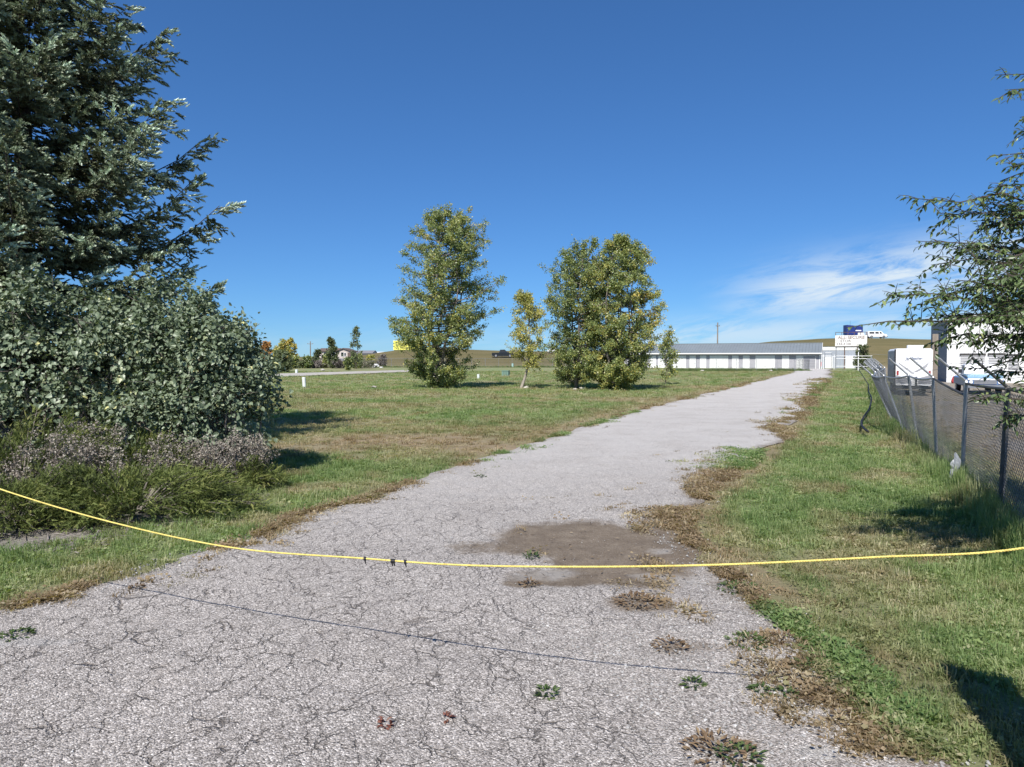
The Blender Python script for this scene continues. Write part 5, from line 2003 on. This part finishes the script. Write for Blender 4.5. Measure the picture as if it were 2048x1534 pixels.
# --- vehicles
def wheel(parent, x, y, z, r, w):
    a = Acc()
    a.tube([(x, y - w / 2, z), (x, y - w * .42, z), (x, y + w * .42, z), (x, y + w / 2, z)], [r * .92, r, r, r * .92], 18)
    wv = a.put('wheel', rubber, parent)
    b = Acc()
    for s in (-1, 1):
        b.tube([(x, y + s * w * .49, z), (x, y + s * w * .53, z)], [r * .60, r * .55], 14)
    b.put('rim', rim_m, wv)


def vehicle(name, label, cat, loc, rotz, prof, width, paint, wins, wheels, wr, lower=None, group=None, flip=False):
    """side profile (x along the car, z up) given width with tumblehome; glass set proud of both sides"""
    r = thing(name, label, cat, loc, rotz, group)
    p = np.array(prof, float)
    zmx, zmid = p[:, 1].max(), np.median(p[:, 1])
    n = len(p)
    lev = [(-1, .93), (-.96, 1.0), (.96, 1.0), (1, .93)]
    A = Acc()
    V = []
    for s, k in lev:
        inset = 1 - .16 * smooth(p[:, 1], zmx * .58, zmx)
        cx = p.mean(0)
        q = cx + (p - cx) * (1.0 if abs(s) < 1 else .985)
        V.append(np.c_[q[:, 0], s * width / 2 * inset, q[:, 1]])
    V = np.concatenate(V)
    i = np.arange(n)
    j = (i + 1) % n
    Fs = [np.concatenate([np.c_[i + a * n, j + a * n, j + (a + 1) * n, i + (a + 1) * n] for a in range(3)])]
    # caps as fans keep concave outlines tidy
    from mathutils.geometry import tessellate_polygon
    tri = np.array(tessellate_polygon([[Vector((a, 0, b)) for a, b in p]]))
    Fs.append(np.concatenate([tri, tri + 3 * n]))
    A.add(V, Fs)
    body = A.put('body', paint, r)
    if lower is not None:
        lo = Acc()
        lo.box(p[:, 0].min() + .04, p[:, 0].max() - .04, -width / 2 * .985, width / 2 * .985, p[:, 1].min() - .16, p[:, 1].min() + .02)
        lo.put('underbody', lower, r)
    for w in wins:
        w = np.array(w, float)
        for s in (-1, 1):
            inset = 1 - .16 * smooth(w[:, 1], zmx * .58, zmx)
            yv = s * width / 2 * inset
            a = Acc()
            V = np.concatenate([np.c_[w[:, 0], yv + s * .012, w[:, 1]], np.c_[w[:, 0], yv - s * .02, w[:, 1]]])
            m = len(w)
            ii = np.arange(m)
            a.add(V, [np.array([list(range(m))]), np.c_[ii, (ii + 1) % m, (ii + 1) % m + m, ii + m]])
            a.put('side_window', glass, r)
    for x in wheels:
        for s in (-1, 1):
            wheel(r, x, s * (width / 2 - .10), wr, wr, .24)
    return r


black_paint = M('black_car_paint', (.018, .02, .024), rough=.25, vary=.15, spec=.6)
white_car = M('white_car_paint', (.80, .80, .80), rough=.3, vary=.03, spec=.5)
blue_box = M('blue_truck_paint', (.022, .04, .20), rough=.35, vary=.15, spec=.5)
bump_m = M('chrome_bumper', (.45, .45, .46), rough=.3, metal=.8, vary=.1)


def gz_at(x, y):
    return float(ground_z(np.array([x]), np.array([y]))[0])


PKP = [(-2.75, .55), (-2.75, 1.08), (-1.05, 1.10), (-.95, 1.16), (-.72, 1.78), (.45, 1.82), (1.10, 1.22), (2.45, 1.10), (2.75, .95), (2.78, .50), (2.3, .42), (-2.5, .42)]
p = P(1006, 717, 198)
v1 = vehicle('pickup_truck', 'black pickup truck parked on the slope behind the small yellowing poplar', 'truck', (p[0], 198, gz_at(p[0], 198) + .02), 0, PKP, 1.95, black_paint,
             [[(-.62, 1.25), (-.52, 1.70), (.0, 1.72), (.0, 1.25)], [(.08, 1.25), (.08, 1.72), (.42, 1.72), (.85, 1.28)]], (-1.75, 1.75), .40, dark_steel)
v1.scale = (1.12, 1.12, 1.22)
boxpart('bumper', -2.86, -2.755, -.85, .85, .50, .68, bump_m, v1)
boxpart('headlight', 2.66, 2.80, -.85, -.5, .80, .95, white_trim, v1)
boxpart('headlight', 2.66, 2.80, .5, .85, .80, .95, white_trim, v1)

VAN = [(-2.85, .55), (-2.88, 1.2), (-2.78, 2.02), (-2.5, 2.14), (1.0, 2.14), (1.35, 2.0), (1.85, 1.36), (2.75, 1.18), (2.95, 1.0), (2.98, .55), (2.6, .42), (-2.6, .42)]
p = P(1752, 676, DC)
vz = gz_at(p[0], DC)
v2 = vehicle('van', 'white passenger van on the crest of the hill right of the sign', 'van', (p[0], DC, vz), 0, VAN, 2.0, white_car,
             [[(-2.55, 1.38), (-2.5, 1.90), (-1.0, 1.92), (-1.0, 1.38)], [(-.72, 1.38), (-.72, 1.92), (.35, 1.92), (.35, 1.38)], [(.62, 1.40), (.62, 1.90), (1.05, 1.90), (1.45, 1.42)]],
             (-1.85, 1.9), .42, dark_steel)
v2.scale = (1.08, 1.08, 1.08)
boxpart('bumper', 2.99, 3.12, -.9, .9, .42, .65, dark_steel, v2)

SED = [(-2.3, .5), (-2.32, .95), (-1.95, 1.02), (-1.35, 1.50), (.35, 1.52), (1.0, 1.02), (2.1, .90), (2.3, .70), (2.3, .42), (-2.2, .40)]
p = P(1110, 714, 215)
v3 = vehicle('car', 'white car on the slope glimpsed between the small poplar and the dark poplar', 'car', (p[0], 215, gz_at(p[0], 215)), 0, SED, 1.8, white_car,
             [[(-1.5, 1.05), (-1.2, 1.42), (-.45, 1.44), (-.45, 1.05)], [(-.38, 1.05), (-.38, 1.44), (.25, 1.44), (.75, 1.06)]], (-1.4, 1.4), .33, dark_steel)
boxpart('bumper', 2.305, 2.4, -.75, .75, .40, .58, white_trim, v3)

p = P(1706, 676, DC - 2)
bt = thing('box_truck', 'dark blue box truck on the hilltop above the faded sign', 'truck', (p[0], DC - 2, gz_at(p[0], DC - 2)))
a = Acc()
a.prism([(-2.7, 1.0), (-2.7, 4.15), (-2.45, 4.2), (2.2, 3.75), (2.62, 3.6), (2.62, 1.9), (1.0, 1.9), (1.0, 1.0)], -1.2, 1.2)
a.put('cargo_box', blue_box, bt)
a = Acc()
a.prism([(1.03, .5), (1.03, 1.88), (2.6, 1.88), (3.2, 1.4), (3.3, .5)], -1.0, 1.0)
a.put('cab', white_car, bt)
boxpart('white_panel', .2, 2.1, -1.225, -1.203, 2.2, 2.55, white_car, bt)
boxpart('chassis', -2.6, 2.9, -.8, .8, .55, .98, dark_steel, bt)
for x in (-1.7, 2.2):
    for s_ in (-1, 1):
        wheel(bt, x, s_ * 1.0, .45, .45, .26)
a = Acc()
a.tube([(-1.0, 0, 4.15), (-1.0, 0, 5.6)], .03, 5)
a.put('antenna', dark_steel, bt)

# --- travel trailer
td = 43.0
tp = P(1788.5, 793, td)
tr = thing('travel_trailer', 'white travel trailer with grey swoosh graphics parked behind the fence', 'trailer', (tp[0], td, 0), GA)
ot = (tp[0], td)
TL = along(1865, ot)
zt_ = ZA(696.5, td - 1)
tw_ = M('trailer_white', (.80, .80, .80), rough=.35, vary=.04, scale=.6, spec=.5)
a = Acc()
rr_ = .10
a.prism([(rr_, .62), (TL - rr_, .62), (TL, .62 + rr_), (TL, zt_ - rr_), (TL - rr_, zt_), (rr_, zt_), (0, zt_ - rr_), (0, .62 + rr_)], 0, 6.2)
a.put('body', tw_, tr)
grey_tr = M('trailer_grey_panel', (.30, .30, .32), rough=.4, vary=.08)
blk_tr = M('black_trim', (.03, .03, .035), rough=.5)
boxpart('corner_trim', -.035, .05, -.03, .03, .62, zt_ - .05, blk_tr, tr)
boxpart('dark_side_sheet', -.02, -.004, .04, 6.15, .75, zt_ - .15, M('dark_side_slate', (.13, .15, .19), rough=.4, vary=.08), tr)  # added dark sheet deepens the tone of the trailer's shadow side
a = Acc()
a.prism([(.06, .75), (.06, 1.22), (TL * .42, 1.05), (TL * .46, .75)], -.02, -.004)
a.prism([(TL * .62, .75), (TL * .66, 1.08), (TL - .06, 1.28), (TL - .06, .75)], -.02, -.004)
a.put('lower_panel', grey_tr, tr)
a = Acc()
a.prism([(.18, 2.0), (.25, 1.9), (.9, 1.35), (1.05, 1.34), (.55, 1.75)], -.018, -.004)
a.prism([(TL - .2, 2.0), (TL - .55, 1.72), (TL - 1.0, 1.42), (TL - .8, 1.45), (TL - .3, 1.75)], -.018, -.004)
a.put('swoosh', M('trailer_swoosh_grey', (.38, .38, .40), rough=.4), tr)
lettering('Jay Feather', M('trailer_blue_ink', (.22, .25, .34), rough=.5), tr, TL * .27, TL * .74, 2.12, 2.34, -.012, slant=.35)
boxpart('roof_vent', TL * .35, TL * .78, .4, 1.1, zt_ + .002, zt_ + .20, tw_, tr)
boxpart('ladder', TL * .55, TL * .60, -.09, -.03, .5, 1.15, blk_tr, tr)
boxpart('bumper', .1, TL - .1, -.22, -.03, .42, .56, blk_tr, tr)
for s_ in (.05, TL - .25):
    boxpart('tail_light', s_ + .06, s_ + .16, -.035, -.021, 1.25, 1.5, M('tail_light_red', (.35, .03, .03), rough=.3), tr)
boxpart('chassis', .2, TL - .2, .1, 6.0, .40, .615, blk_tr, tr)
for yy in (3.2, 4.1):
    for xx in (.16, TL - .16):
        a = Acc()
        a.tube([(xx - .12, yy, .36), (xx + .12, yy, .36)], [.36, .36], 16)
        w_ = a.put('wheel', rubber, tr)
        b_ = Acc()
        b_.tube([(xx - .14, yy, .36), (xx + .14, yy, .36)], [.2, .2], 12)
        b_.put('rim', rim_m, w_)

# weathered post beside the trailer
q = P(1868, 787, 46)
a = Acc()
a.box(-.16, .16, -.16, .16, -.2, ZA(668, 46))
wp = a.put('wooden_post', wood_old, None, loc=(q[0], 46, 0), rotz=GA)
tag(wp, 'thick weathered wooden post between the trailer and white building', 'post')

# --- white metal building in the yard
wd = 66.0
wq = P(1894, 764, wd)
wb = thing('metal_building', 'tall white metal shop building with grey doors behind the elm branches', 'building', (wq[0], wd, 0), GA)
ow = (wq[0], wd)
WL = 19.0
wh = ZA(640, wd)
ribbed(wb, 'wall', 0, WL, 0, wh, white_paint, y=0, step=.32)
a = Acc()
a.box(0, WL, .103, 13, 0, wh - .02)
a.put('side_wall', M('shade_tinted_metal', (.17, .185, .22), rough=.6, vary=.06), wb)  # shade put into the colour: side turned from the sun darkened
a = Acc()
a.prism([(-.3, wh), (WL + .3, wh), (WL + .3, wh + .12), (WL / 2, wh + 1.3), (-.3, wh + .12)], -.25, 13.2)
a.put('roof', white_paint, wb)
boxpart('corner_trim', -.05, .16, -.05, .16, 0, wh - .01, white_trim, wb)
zw = lambda py: ZA(py, wd - 2)
for a_, b_, py0, py1, nm in ((1921, 1943, 729, 711.5, 'shop_door'), (1945, 1968, 729, 711.5, 'shop_door'), (1977, 2007, 729, 711.0, 'shop_door'), (2017, 2036, 741, 713, 'shop_door')):
    x0, x1 = along(a_, ow), along(b_, ow)
    d_ = boxpart(nm, x0, x1, -.075, -.044, zw(py0), zw(py1), M('grey_shop_door', (.27, .27, .28), rough=.5, vary=.12, scale=1.5), wb)
    a = Acc()
    for t_ in np.linspace(0, 1, 5):
        z_ = zw(py0) + (zw(py1) - zw(py0)) * t_
        a.box(x0, x1, -.09, -.077, z_ - .03, z_ + .03)
    a.put('frame', white_trim, d_)
    hd_ = boxpart('header', x0 - .1, x1 + .1, -.12, -.046, zw(py1) + .03, zw(py1) + .22, dark_steel, d_)

# --- blue and white pickup facing the camera in the yard
kd = 44.0
kp = P(1970, 787, kd)
kt = thing('pickup_truck', 'light blue and white pickup facing the fence before the white building', 'truck', (kp[0], kd, 0), GA)
lb = M('light_blue_paint', (.26, .42, .55), rough=.3, vary=.08, spec=.5)
db = M('mid_blue_paint', (.10, .20, .42), rough=.3, vary=.08, spec=.5)


def taper(parent, name, rings, mat):
    """body piece from front to back: (y, half width, z0, z1)"""
    a = Acc()
    V = []
    for y_, w_, z0_, z1_ in rings:
        c_ = min(.08, (z1_ - z0_) * .3)
        V += [(-w_ + c_, y_, z0_), (w_ - c_, y_, z0_), (w_, y_, z0_ + c_), (w_, y_, z1_ - c_), (w_ - c_, y_, z1_), (-w_ + c_, y_, z1_), (-w_, y_, z1_ - c_), (-w_, y_, z0_ + c_)]
    n_ = len(rings)
    i_ = np.arange(8)
    F_ = np.concatenate([np.c_[i_ + k * 8, (i_ + 1) % 8 + k * 8, (i_ + 1) % 8 + (k + 1) * 8, i_ + (k + 1) * 8] for k in range(n_ - 1)])
    a.add(V, [F_, np.array([list(range(8))[::-1], list(range((n_ - 1) * 8, n_ * 8))])])
    return a.put(name, mat, parent)


taper(kt, 'body', [(0, .88, .55, .98), (.06, .98, .5, 1.02), (1.5, 1.0, .48, 1.06), (5.3, 1.0, .48, 1.06), (5.4, .96, .55, 1.02)], db)
taper(kt, 'hood', [(.04, .92, .985, 1.10), (.2, .95, 1.025, 1.20), (1.5, .96, 1.063, 1.27)], lb)
boxpart('white_band', -.93, .93, -.03, -.004, .90, 1.0, white_car, kt)
taper(kt, 'cab', [(1.53, .93, 1.063, 1.30), (2.15, .80, 1.063, 1.86), (2.4, .78, 1.063, 1.90), (3.2, .78, 1.063, 1.88), (3.45, .86, 1.063, 1.3)], white_car)
a = Acc()
a.add([(-.80, 1.60, 1.34), (.80, 1.60, 1.34), (.70, 2.085, 1.80), (-.70, 2.085, 1.80)], np.array([(0, 1, 2, 3)]))
a.put('windscreen', glass, kt)
boxpart('grille', -.60, .60, -.045, -.031, .66, .88, M('grille_silver', (.3, .3, .31), rough=.4, metal=.5, vary=.3, scale=20, stretch=(1, 1, 6)), kt)
for s_ in (-1, 1):
    a = Acc()
    a.tube([(s_ * .75, -.06, .78), (s_ * .75, -.005, .78)], [.10, .11], 14)
    a.put('headlight', white_trim, kt)
    boxpart('mirror', s_ * 1.10 - .10, s_ * 1.10 + .10, 1.75, 1.85, 1.30, 1.55, blk_tr, kt)
    for yy in (.95, 4.3):
        a = Acc()
        a.tube([(s_ * .86 - .13, yy, .38), (s_ * .86 + .13, yy, .38)], [.38, .38], 16)
        w_ = a.put('wheel', rubber, kt)
        b_ = Acc()
        b_.tube([(s_ * .87 - .13, yy, .38), (s_ * .87 + .13, yy, .38)], [.21, .21], 12)
        b_.put('rim', rim_m, w_)
boxpart('bumper', -1.0, 1.0, -.22, -.05, .42, .62, bump_m, kt)

q = P(1911, 765, 63)
a = Acc()
a.tube([(-.32, 0, .06), (-.1, .02, .24), (.16, .0, .30), (.36, .02, .10)], [.10, .20, .18, .06], 8)
rb = a.put('red_bundle', M('red_cloth', (.42, .05, .05), rough=.8, vary=.4, scale=8, bump=.5), None, loc=(q[0], 63, 0.02))
rb.scale = (1.0, 1.0, 1.5)
tag(rb, 'bright red bundle lying in the yard left of the blue pickup', 'bundle')

# --- utility boxes, pipes, stones
ub = P(1010, 753.5, 88)
u = thing('utility_box', 'green steel utility box on the lawn between the poplars', 'utility box', (ub[0], 88, -.03), radians(-14))
gp = M('utility_green', (.155, .25, .20), rough=.5, vary=.08)
a = Acc()
a.prism([(-.42, .08), (.42, .08), (.42, .62), (.40, .66), (-.40, .66), (-.42, .62)], 0, .75)
a.put('body', gp, u)
boxpart('lid', -.45, .45, -.04, .78, .663, .72, gp, u)
boxpart('pad', -.5, .5, -.06, .82, -.1, .078, concrete, u)
a = Acc()
for x in (-.21, 0.0, .21):
    a.box(x - .012, x + .012, -.015, -.002, .12, .6)
a.put('door_seam', dark_steel, u)

pipe_mats = {'w': M('white_pvc', (.72, .75, .74), rough=.4, vary=.05), 'g': M('pale_green_pvc', (.34, .50, .47), rough=.45, vary=.06)}
for px, py0, py1, w_, tilt, mk, lab in ((609, 776, 754.5, 7, -.05, 'w', 'tallest white marker pipe standing leaning in the open lawn at left'), (593, 747, 739, 5, 0, 'w', 'white marker pipe beyond the gravel lane'),
                                        (957, 757.5, 748.5, 5, -.06, 'w', 'short white marker pipe right of the tall poplar'), (1025, 735, 727, 4, .03, 'g', 'pale green marker pipe by the far fence')):
    x_, d_ = G(px, py0)
    h_ = ZA(py1, d_)
    r_ = w_ / 2 / F * d_
    a = Acc()
    a.tube([(0, 0, -.1), (tilt * h_, 0, h_ * .97), (tilt * h_, 0, h_)], [r_, r_, r_ * .82], 12)
    tag(a.put('marker_pipe', pipe_mats[mk], loc=(x_, d_, 0), smooth_=False), lab, 'pipe', 'marker pipes on the lawn')

rock_m = M('pale_rock', (.46, .43, .38), rough=.95, vary=.3, scale=5, bump=.6, bscale=12)


def rock(px, py, size, lab, group='pale stones on the lawn'):
    x_, d_ = G(px, py)
    p_ = (1 + 5 ** .5) / 2
    me = pebble(int(px))
    V_ = np.array([v.co for v in me.vertices])
    F_ = np.array([list(f.vertices) for f in me.polygons])
    o_ = put('rock', V_ * size, F_, rock_m, loc=(x_, d_, size * .25), rotz=px)
    return tag(o_, lab, 'rock', group)


rock(1165, 779, .28, 'pale rock at the foot of the dark green poplar')
rock(1052, 778, .26, 'pale rock on the grass just right of the thin poplar trunk')
rock(1150, 780, .20, 'small pale rock left of the dark poplar trunk')
rock(749, 777, .30, 'pale stone in the grass between the marker pipe and tall poplar')
rock(1597, 738.5, .35, 'white stone at the left corner of the drive end')
rock(1404, 743, .35, 'pale stone in the grass before the storage fence')
rock(645, 741.5, .5, 'whitish stone lying by the far gravel lane')
rock(1542, 742.5, .35, 'pale stone near the fence end by the drive')
# white rubble by the far fence
q = P(755, 738, 160)
rb_ = Acc()
for i in range(9):
    me = pebble(100 + i)
    V_ = np.array([v.co for v in me.vertices]) * rng.uniform(.3, .65) + np.array((rng.normal() * .75, rng.normal() * .4, rng.uniform(.15, 1.1) * (1 if i < 5 else .4)))
    rb_.add(V_, np.array([list(f.vertices) for f in me.polygons]))
tag(rb_.put('rubble_pile', M('white_rubble', (.62, .62, .63), rough=.9, vary=.3, scale=2), loc=(q[0], 160, 0)), 'heap of white rubble by the far fence near the yellow bush', 'rubble')

# --- black hose lying in the verge
a = Acc()
hp = [(1742, 757, None), (1737, 775, 0), (1737, 790, 0), (1743, 803, 0), (1742, 815, 0), (1738, 830, 0), (1729, 843, 0), (1722.5, 856, 0), (1723, 865, 0), (1728, 872, 0), (1736, 879, 0)]
pts = []
for px, py, z_ in hp:
    if z_ is None:
        x_, y_ = G(1737, 768)
        pts.append((x_ + .6, y_ + 3, 1.2))
    else:
        x_, y_ = G(px, py)
        pts.append((x_, y_, .22))
pts = np.array(pts)
tt = np.linspace(0, len(pts) - 1, 80)
L = np.stack([np.interp(tt, np.arange(len(pts)), pts[:, j]) for j in range(3)], 1)
L[1:-1] = (L[:-2] + L[1:-1] * 2 + L[2:]) / 4
L[1:-1] = (L[:-2] + L[1:-1] * 2 + L[2:]) / 4
a.tube(L, .034, 6)
tag(a.put('hose', M('black_rubber_hose', (.02, .02, .021), rough=.6), smooth_=True), 'black hose snaking along the grass verge beside the fence', 'hose')

# --- plastic bag caught in the fence
bp0 = P(1911, 905, 12.5)
u_ = np.linspace(0, 1, 16)
v_ = np.linspace(0, 2 * pi, 15)[:-1]
VV = []
for uu in u_:
    r_ = .085 * (sin(uu * pi) ** .6) * (.75 + .6 * uu * (1 - uu) * 2) + .006
    for vv in v_:
        n_ = float(fbm(np.array([uu * 5]), np.array([vv * 1.6]), seed=3)[0]) - .5
        VV.append(((r_ * (1 + n_ * 1.6)) * cos(vv) + .05 * sin(uu * 4) - .07 * uu, (r_ * .6 * (1 + n_)) * sin(vv), -.52 * uu + .03 * n_))
VV = np.array(VV) * np.array((.8, .8, .9))
i_ = np.arange(15)[:, None] * 14
j_ = np.arange(14)[None]
q_ = np.stack([i_ + j_, i_ + (j_ + 1) % 14, i_ + 14 + (j_ + 1) % 14, i_ + 14 + j_], -1).reshape(-1, 4)
bagm = leafmat('thin_white_plastic', [(0, (.36, .38, .41)), (1, (.45, .47, .50))], rough=.3, transl=.35, tcol=(1, 1, 1))
tag(put('plastic_bag', VV, q_, bagm, None, {'tint': np.full(len(VV), .5)}, loc=tuple(bp0)), 'torn pale plastic bag snagged at the foot of the fence', 'bag')

# --- yellow rope across the drive with the two tie posts just outside the picture
rope_m = M('yellow_rope', (.76, .64, .19), rough=.6, vary=.22, scale=60, bump=.4, bscale=120, stain=(.52, .40, .10))
rp = [P(0, 978, 6.3), P(230, 1046, 5.9), P(470, 1096, 5.5), P(730, 1117, 5.03), P(900, 1129, 4.75), P(1150, 1133.5, 4.43), P(1450, 1129, 4.17), P(1750, 1114.5, 3.96), P(2048, 1096, 3.74)]
lpost, rpost = np.array((-9.2, 8.3, 2.35)), np.array((3.25, 3.53, 1.50))
rp = np.array([lpost] + rp + [rpost])
m_t = np.gradient(rp, rp[:, 0], axis=0)
m_t[0] = (rp[1] - rp[0]) / (rp[1, 0] - rp[0, 0]) * 1.0


def rope_at(xq):
    xq = np.atleast_1d(xq)
    i = np.clip(np.searchsorted(rp[:, 0], xq) - 1, 0, len(rp) - 2)
    h = (rp[i + 1, 0] - rp[i, 0])
    t = ((xq - rp[i, 0]) / h)[:, None]
    return (2 * t ** 3 - 3 * t ** 2 + 1) * rp[i] + (t ** 3 - 2 * t ** 2 + t) * h[:, None] * m_t[i] + (-2 * t ** 3 + 3 * t ** 2) * rp[i + 1] + (t ** 3 - t ** 2) * h[:, None] * m_t[i + 1]


kx = np.linspace(rp[0, 0], rp[-1, 0], 260)
L = rope_at(kx)
rope = thing('rope', 'yellow rope strung across the foreground of the driveway', 'rope', (0, 0, 0))
strands = []
for s_ in range(3):                         # three twisted strands
    ph = kx * 95 + s_ * 2 * pi / 3
    S = L.repeat(1, 0)
    kk = np.linspace(0, len(L) - 1, 2200)
    S = np.stack([np.interp(kk, np.arange(len(L)), L[:, j]) for j in range(3)], 1)
    ph = S[:, 0] * 150 + s_ * 2 * pi / 3
    S = S + .0031 * np.c_[np.zeros(len(S)), np.cos(ph), np.sin(ph)]
    a = Acc()
    a.tube(S, .0040, 5)
    a.put('strand', rope_m, rope, smooth_=True)
knot_m = M('black_tape', (.015, .015, .016), rough=.5)
for px in (728, 786, 790, 813):
    x_ = np.interp(px, [730, 900], [rp[4, 0], rp[5, 0]]) if px > 730 else rp[4, 0]
    c_ = rope_at(x_)[0]
    a = Acc()
    a.tube([c_ + (-.009, 0, 0), c_ + (.009, 0, 0)], [.0135, .0135], 8)
    a.tube([c_ + (0, -.006, -.006), c_ + (.008, -.008, -.036)], [.007, .004], 5)
    a.put('tie', knot_m, rope)
a = Acc()
a.tube([(*lpost[:2], -.2), (*lpost[:2], 2.7)], .045, 8)
tag(a.put('tie_post', wood_old), 'post holding the left end of the yellow rope', 'post')
a = Acc()
a.tube([(*rpost[:2], -.2), (*rpost[:2], 1.62)], .04, 8)
tag(a.put('tie_post', wood_old), 'post holding the right end of the yellow rope', 'post')
a = Acc()
# broad weathered board with a slanted head; its shadow falls into the lower right corner
a.prism([(2.49, -.2), (2.90, -.2), (2.90, 2.42), (2.49, 2.78)], 2.90, 2.97)
tag(a.put('board_post', wood_old), 'broad slanted-top board whose shadow falls in the lower right corner', 'board')

# --- dry leaf and twig litter on the silt and along the right edge
n = 15000
x_, y_ = wedge(n, 5.5, 14, -.35, .5)
dr_, lo_, ck_, pa_ = drive_attrs(x_, y_)
rd_ = road_d(x_, y_)
k_ = (rng.uniform(size=n) < np.maximum(dr_ ** 2 * .16, .10 * np.exp(-((rd_ - .15) / .35) ** 2) * (x_ > .5))) & (rd_ > -.3)
x_, y_, rd_ = x_[k_], y_[k_], rd_[k_]
n = len(x_)
V, Fs = scatter([(0, 0, 0), (.5, .16, .05), (1, 0, .02), (.5, -.14, .04)], [np.array([(0, 1, 2), (0, 2, 3)])], np.c_[x_, y_, np.where(rd_ > 0, drive_z(x_, y_), ground_z(x_, y_)) + .006 - .014 * (rd_ > 0)],
                unit(np.c_[rng.normal(size=(n, 2)), np.abs(rng.normal(0, .15, n))]), np.c_[rng.normal(0, .3, (n, 2)), np.ones(n)], rng.uniform(.02, .075, n))
V[:, 2] += .014 * 1.0
lit_m = leafmat('dry_litter', [(0, (.06, .04, .025)), (.5, (.16, .115, .07)), (1, (.34, .28, .20))], rough=.9, transl=.08)
tag(put('leaf_litter', V, Fs, lit_m, None, {'tint': np.repeat(np.clip(rng.normal(.45, .25, n), 0, 1), 4)}), 'dry leaf and stalk litter lying on the silt patch and right edge', kind='stuff')

# --- weeds growing through the drive
weed_m = leafmat('weed_leaves', [(0, (.030, .050, .018)), (.5, (.065, .105, .030)), (1, (.13, .165, .06))], rough=.5, transl=.2)
brown_m = leafmat('withered_weed', [(0, (.08, .05, .03)), (.5, (.165, .11, .065)), (1, (.27, .20, .12))], rough=.8, transl=.1)
red_m = leafmat('reddish_weed', [(0, (.10, .035, .03)), (.5, (.19, .075, .055)), (1, (.26, .14, .09))], rough=.7, transl=.1)


def weed(px, py, w, n, mat, lab, h=.05, ls=.045, tall=0.0):
    x_, d_ = G(px, py)
    nr_ = np.c_[rng.normal(0, .35, (n, 2)), np.ones(n)]
    ph = rng.uniform(0, 2 * pi, n)
    rr = w * np.sqrt(rng.uniform(0, 1, n))
    pos = np.c_[rr * np.cos(ph), rr * np.sin(ph), rng.uniform(.0, h, n) * (1.1 - rr / w)]
    xd = unit(np.c_[np.cos(ph) + rng.normal(0, .5, n), np.sin(ph) + rng.normal(0, .5, n), rng.uniform(-.1, .75 + tall, n)])
    V, Fs = scatter(LEAF_L[0], LEAF_L[1], pos, xd, nr_, ls * rng.uniform(.5, 1.3, n))
    z_ = float(drive_z(np.array([x_]), np.array([d_]))[0])
    o_ = put('weed_tuft', V, Fs, mat, None, {'tint': np.repeat(np.clip(rng.normal(.5, .22, n), 0, 1), 7)}, loc=(x_, d_, z_))
    return tag(o_, lab, 'weed', 'weed tufts growing through the driveway')


for args in ((1095, 1397, .075, 60, weed_m, 'bright green rosette weed alone in the lower middle of the drive'), (1386, 1376, .07, 50, weed_m, 'green weed tuft just right of the lower middle of the drive'),
             (1521, 1389, .06, 45, weed_m, 'bright green weed tuft left of its darker twin'), (1571, 1395, .06, 40, weed_m, 'dark green flat weed right of the bright green twin'),
             (1496, 1292, .16, 140, weed_m, 'wide green weed mat on the gravel below the right verge'), (1480, 1182, .20, 170, weed_m, 'large round weed mat beside the right verge under the rope'),
             (1275, 1213, .20, 200, brown_m, 'brown withered weed patch below the silt patch'), (1440, 1512, .20, 170, brown_m, 'brown and green weed clump at the bottom edge of the drive'),
             (1480, 1520, .13, 90, weed_m, 'green leaves growing beside the brown clump at the bottom edge'), (1615, 1342, .12, 90, weed_m, 'sparse weed tuft on the gravel near the right grass edge'),
             (1565, 1285, .14, 90, brown_m, 'olive-brown weed strip on gravel near the right verge'), (1060, 1177, .10, 60, brown_m, 'small brown weed tuft below the left end of the silt patch'),
             (770, 1462, .035, 24, red_m, 'reddish-brown weed in a crack low in the foreground'), (892, 1449, .022, 18, red_m, 'tiny red weed in a crack in the lower foreground'),
             (1065, 1120, .10, 60, weed_m, 'small green tuft at the left edge of the silt patch under the rope'), (1340, 1300, .14, 80, brown_m, 'low olive weed strip in a crack right of centre'),
             (960, 958, .10, 50, weed_m, 'small weed on the far left part of the drive before the brown grass'), (1700, 1300, .12, 110, weed_m, 'broad-leaved dock growing at the right grass edge'),
             (275, 1182, .07, 40, brown_m, 'small dry weed at the left edge of the drive'), (30, 1278, .12, 80, weed_m, 'low weed strip in the crack at the left picture edge')):
    weed(*args)
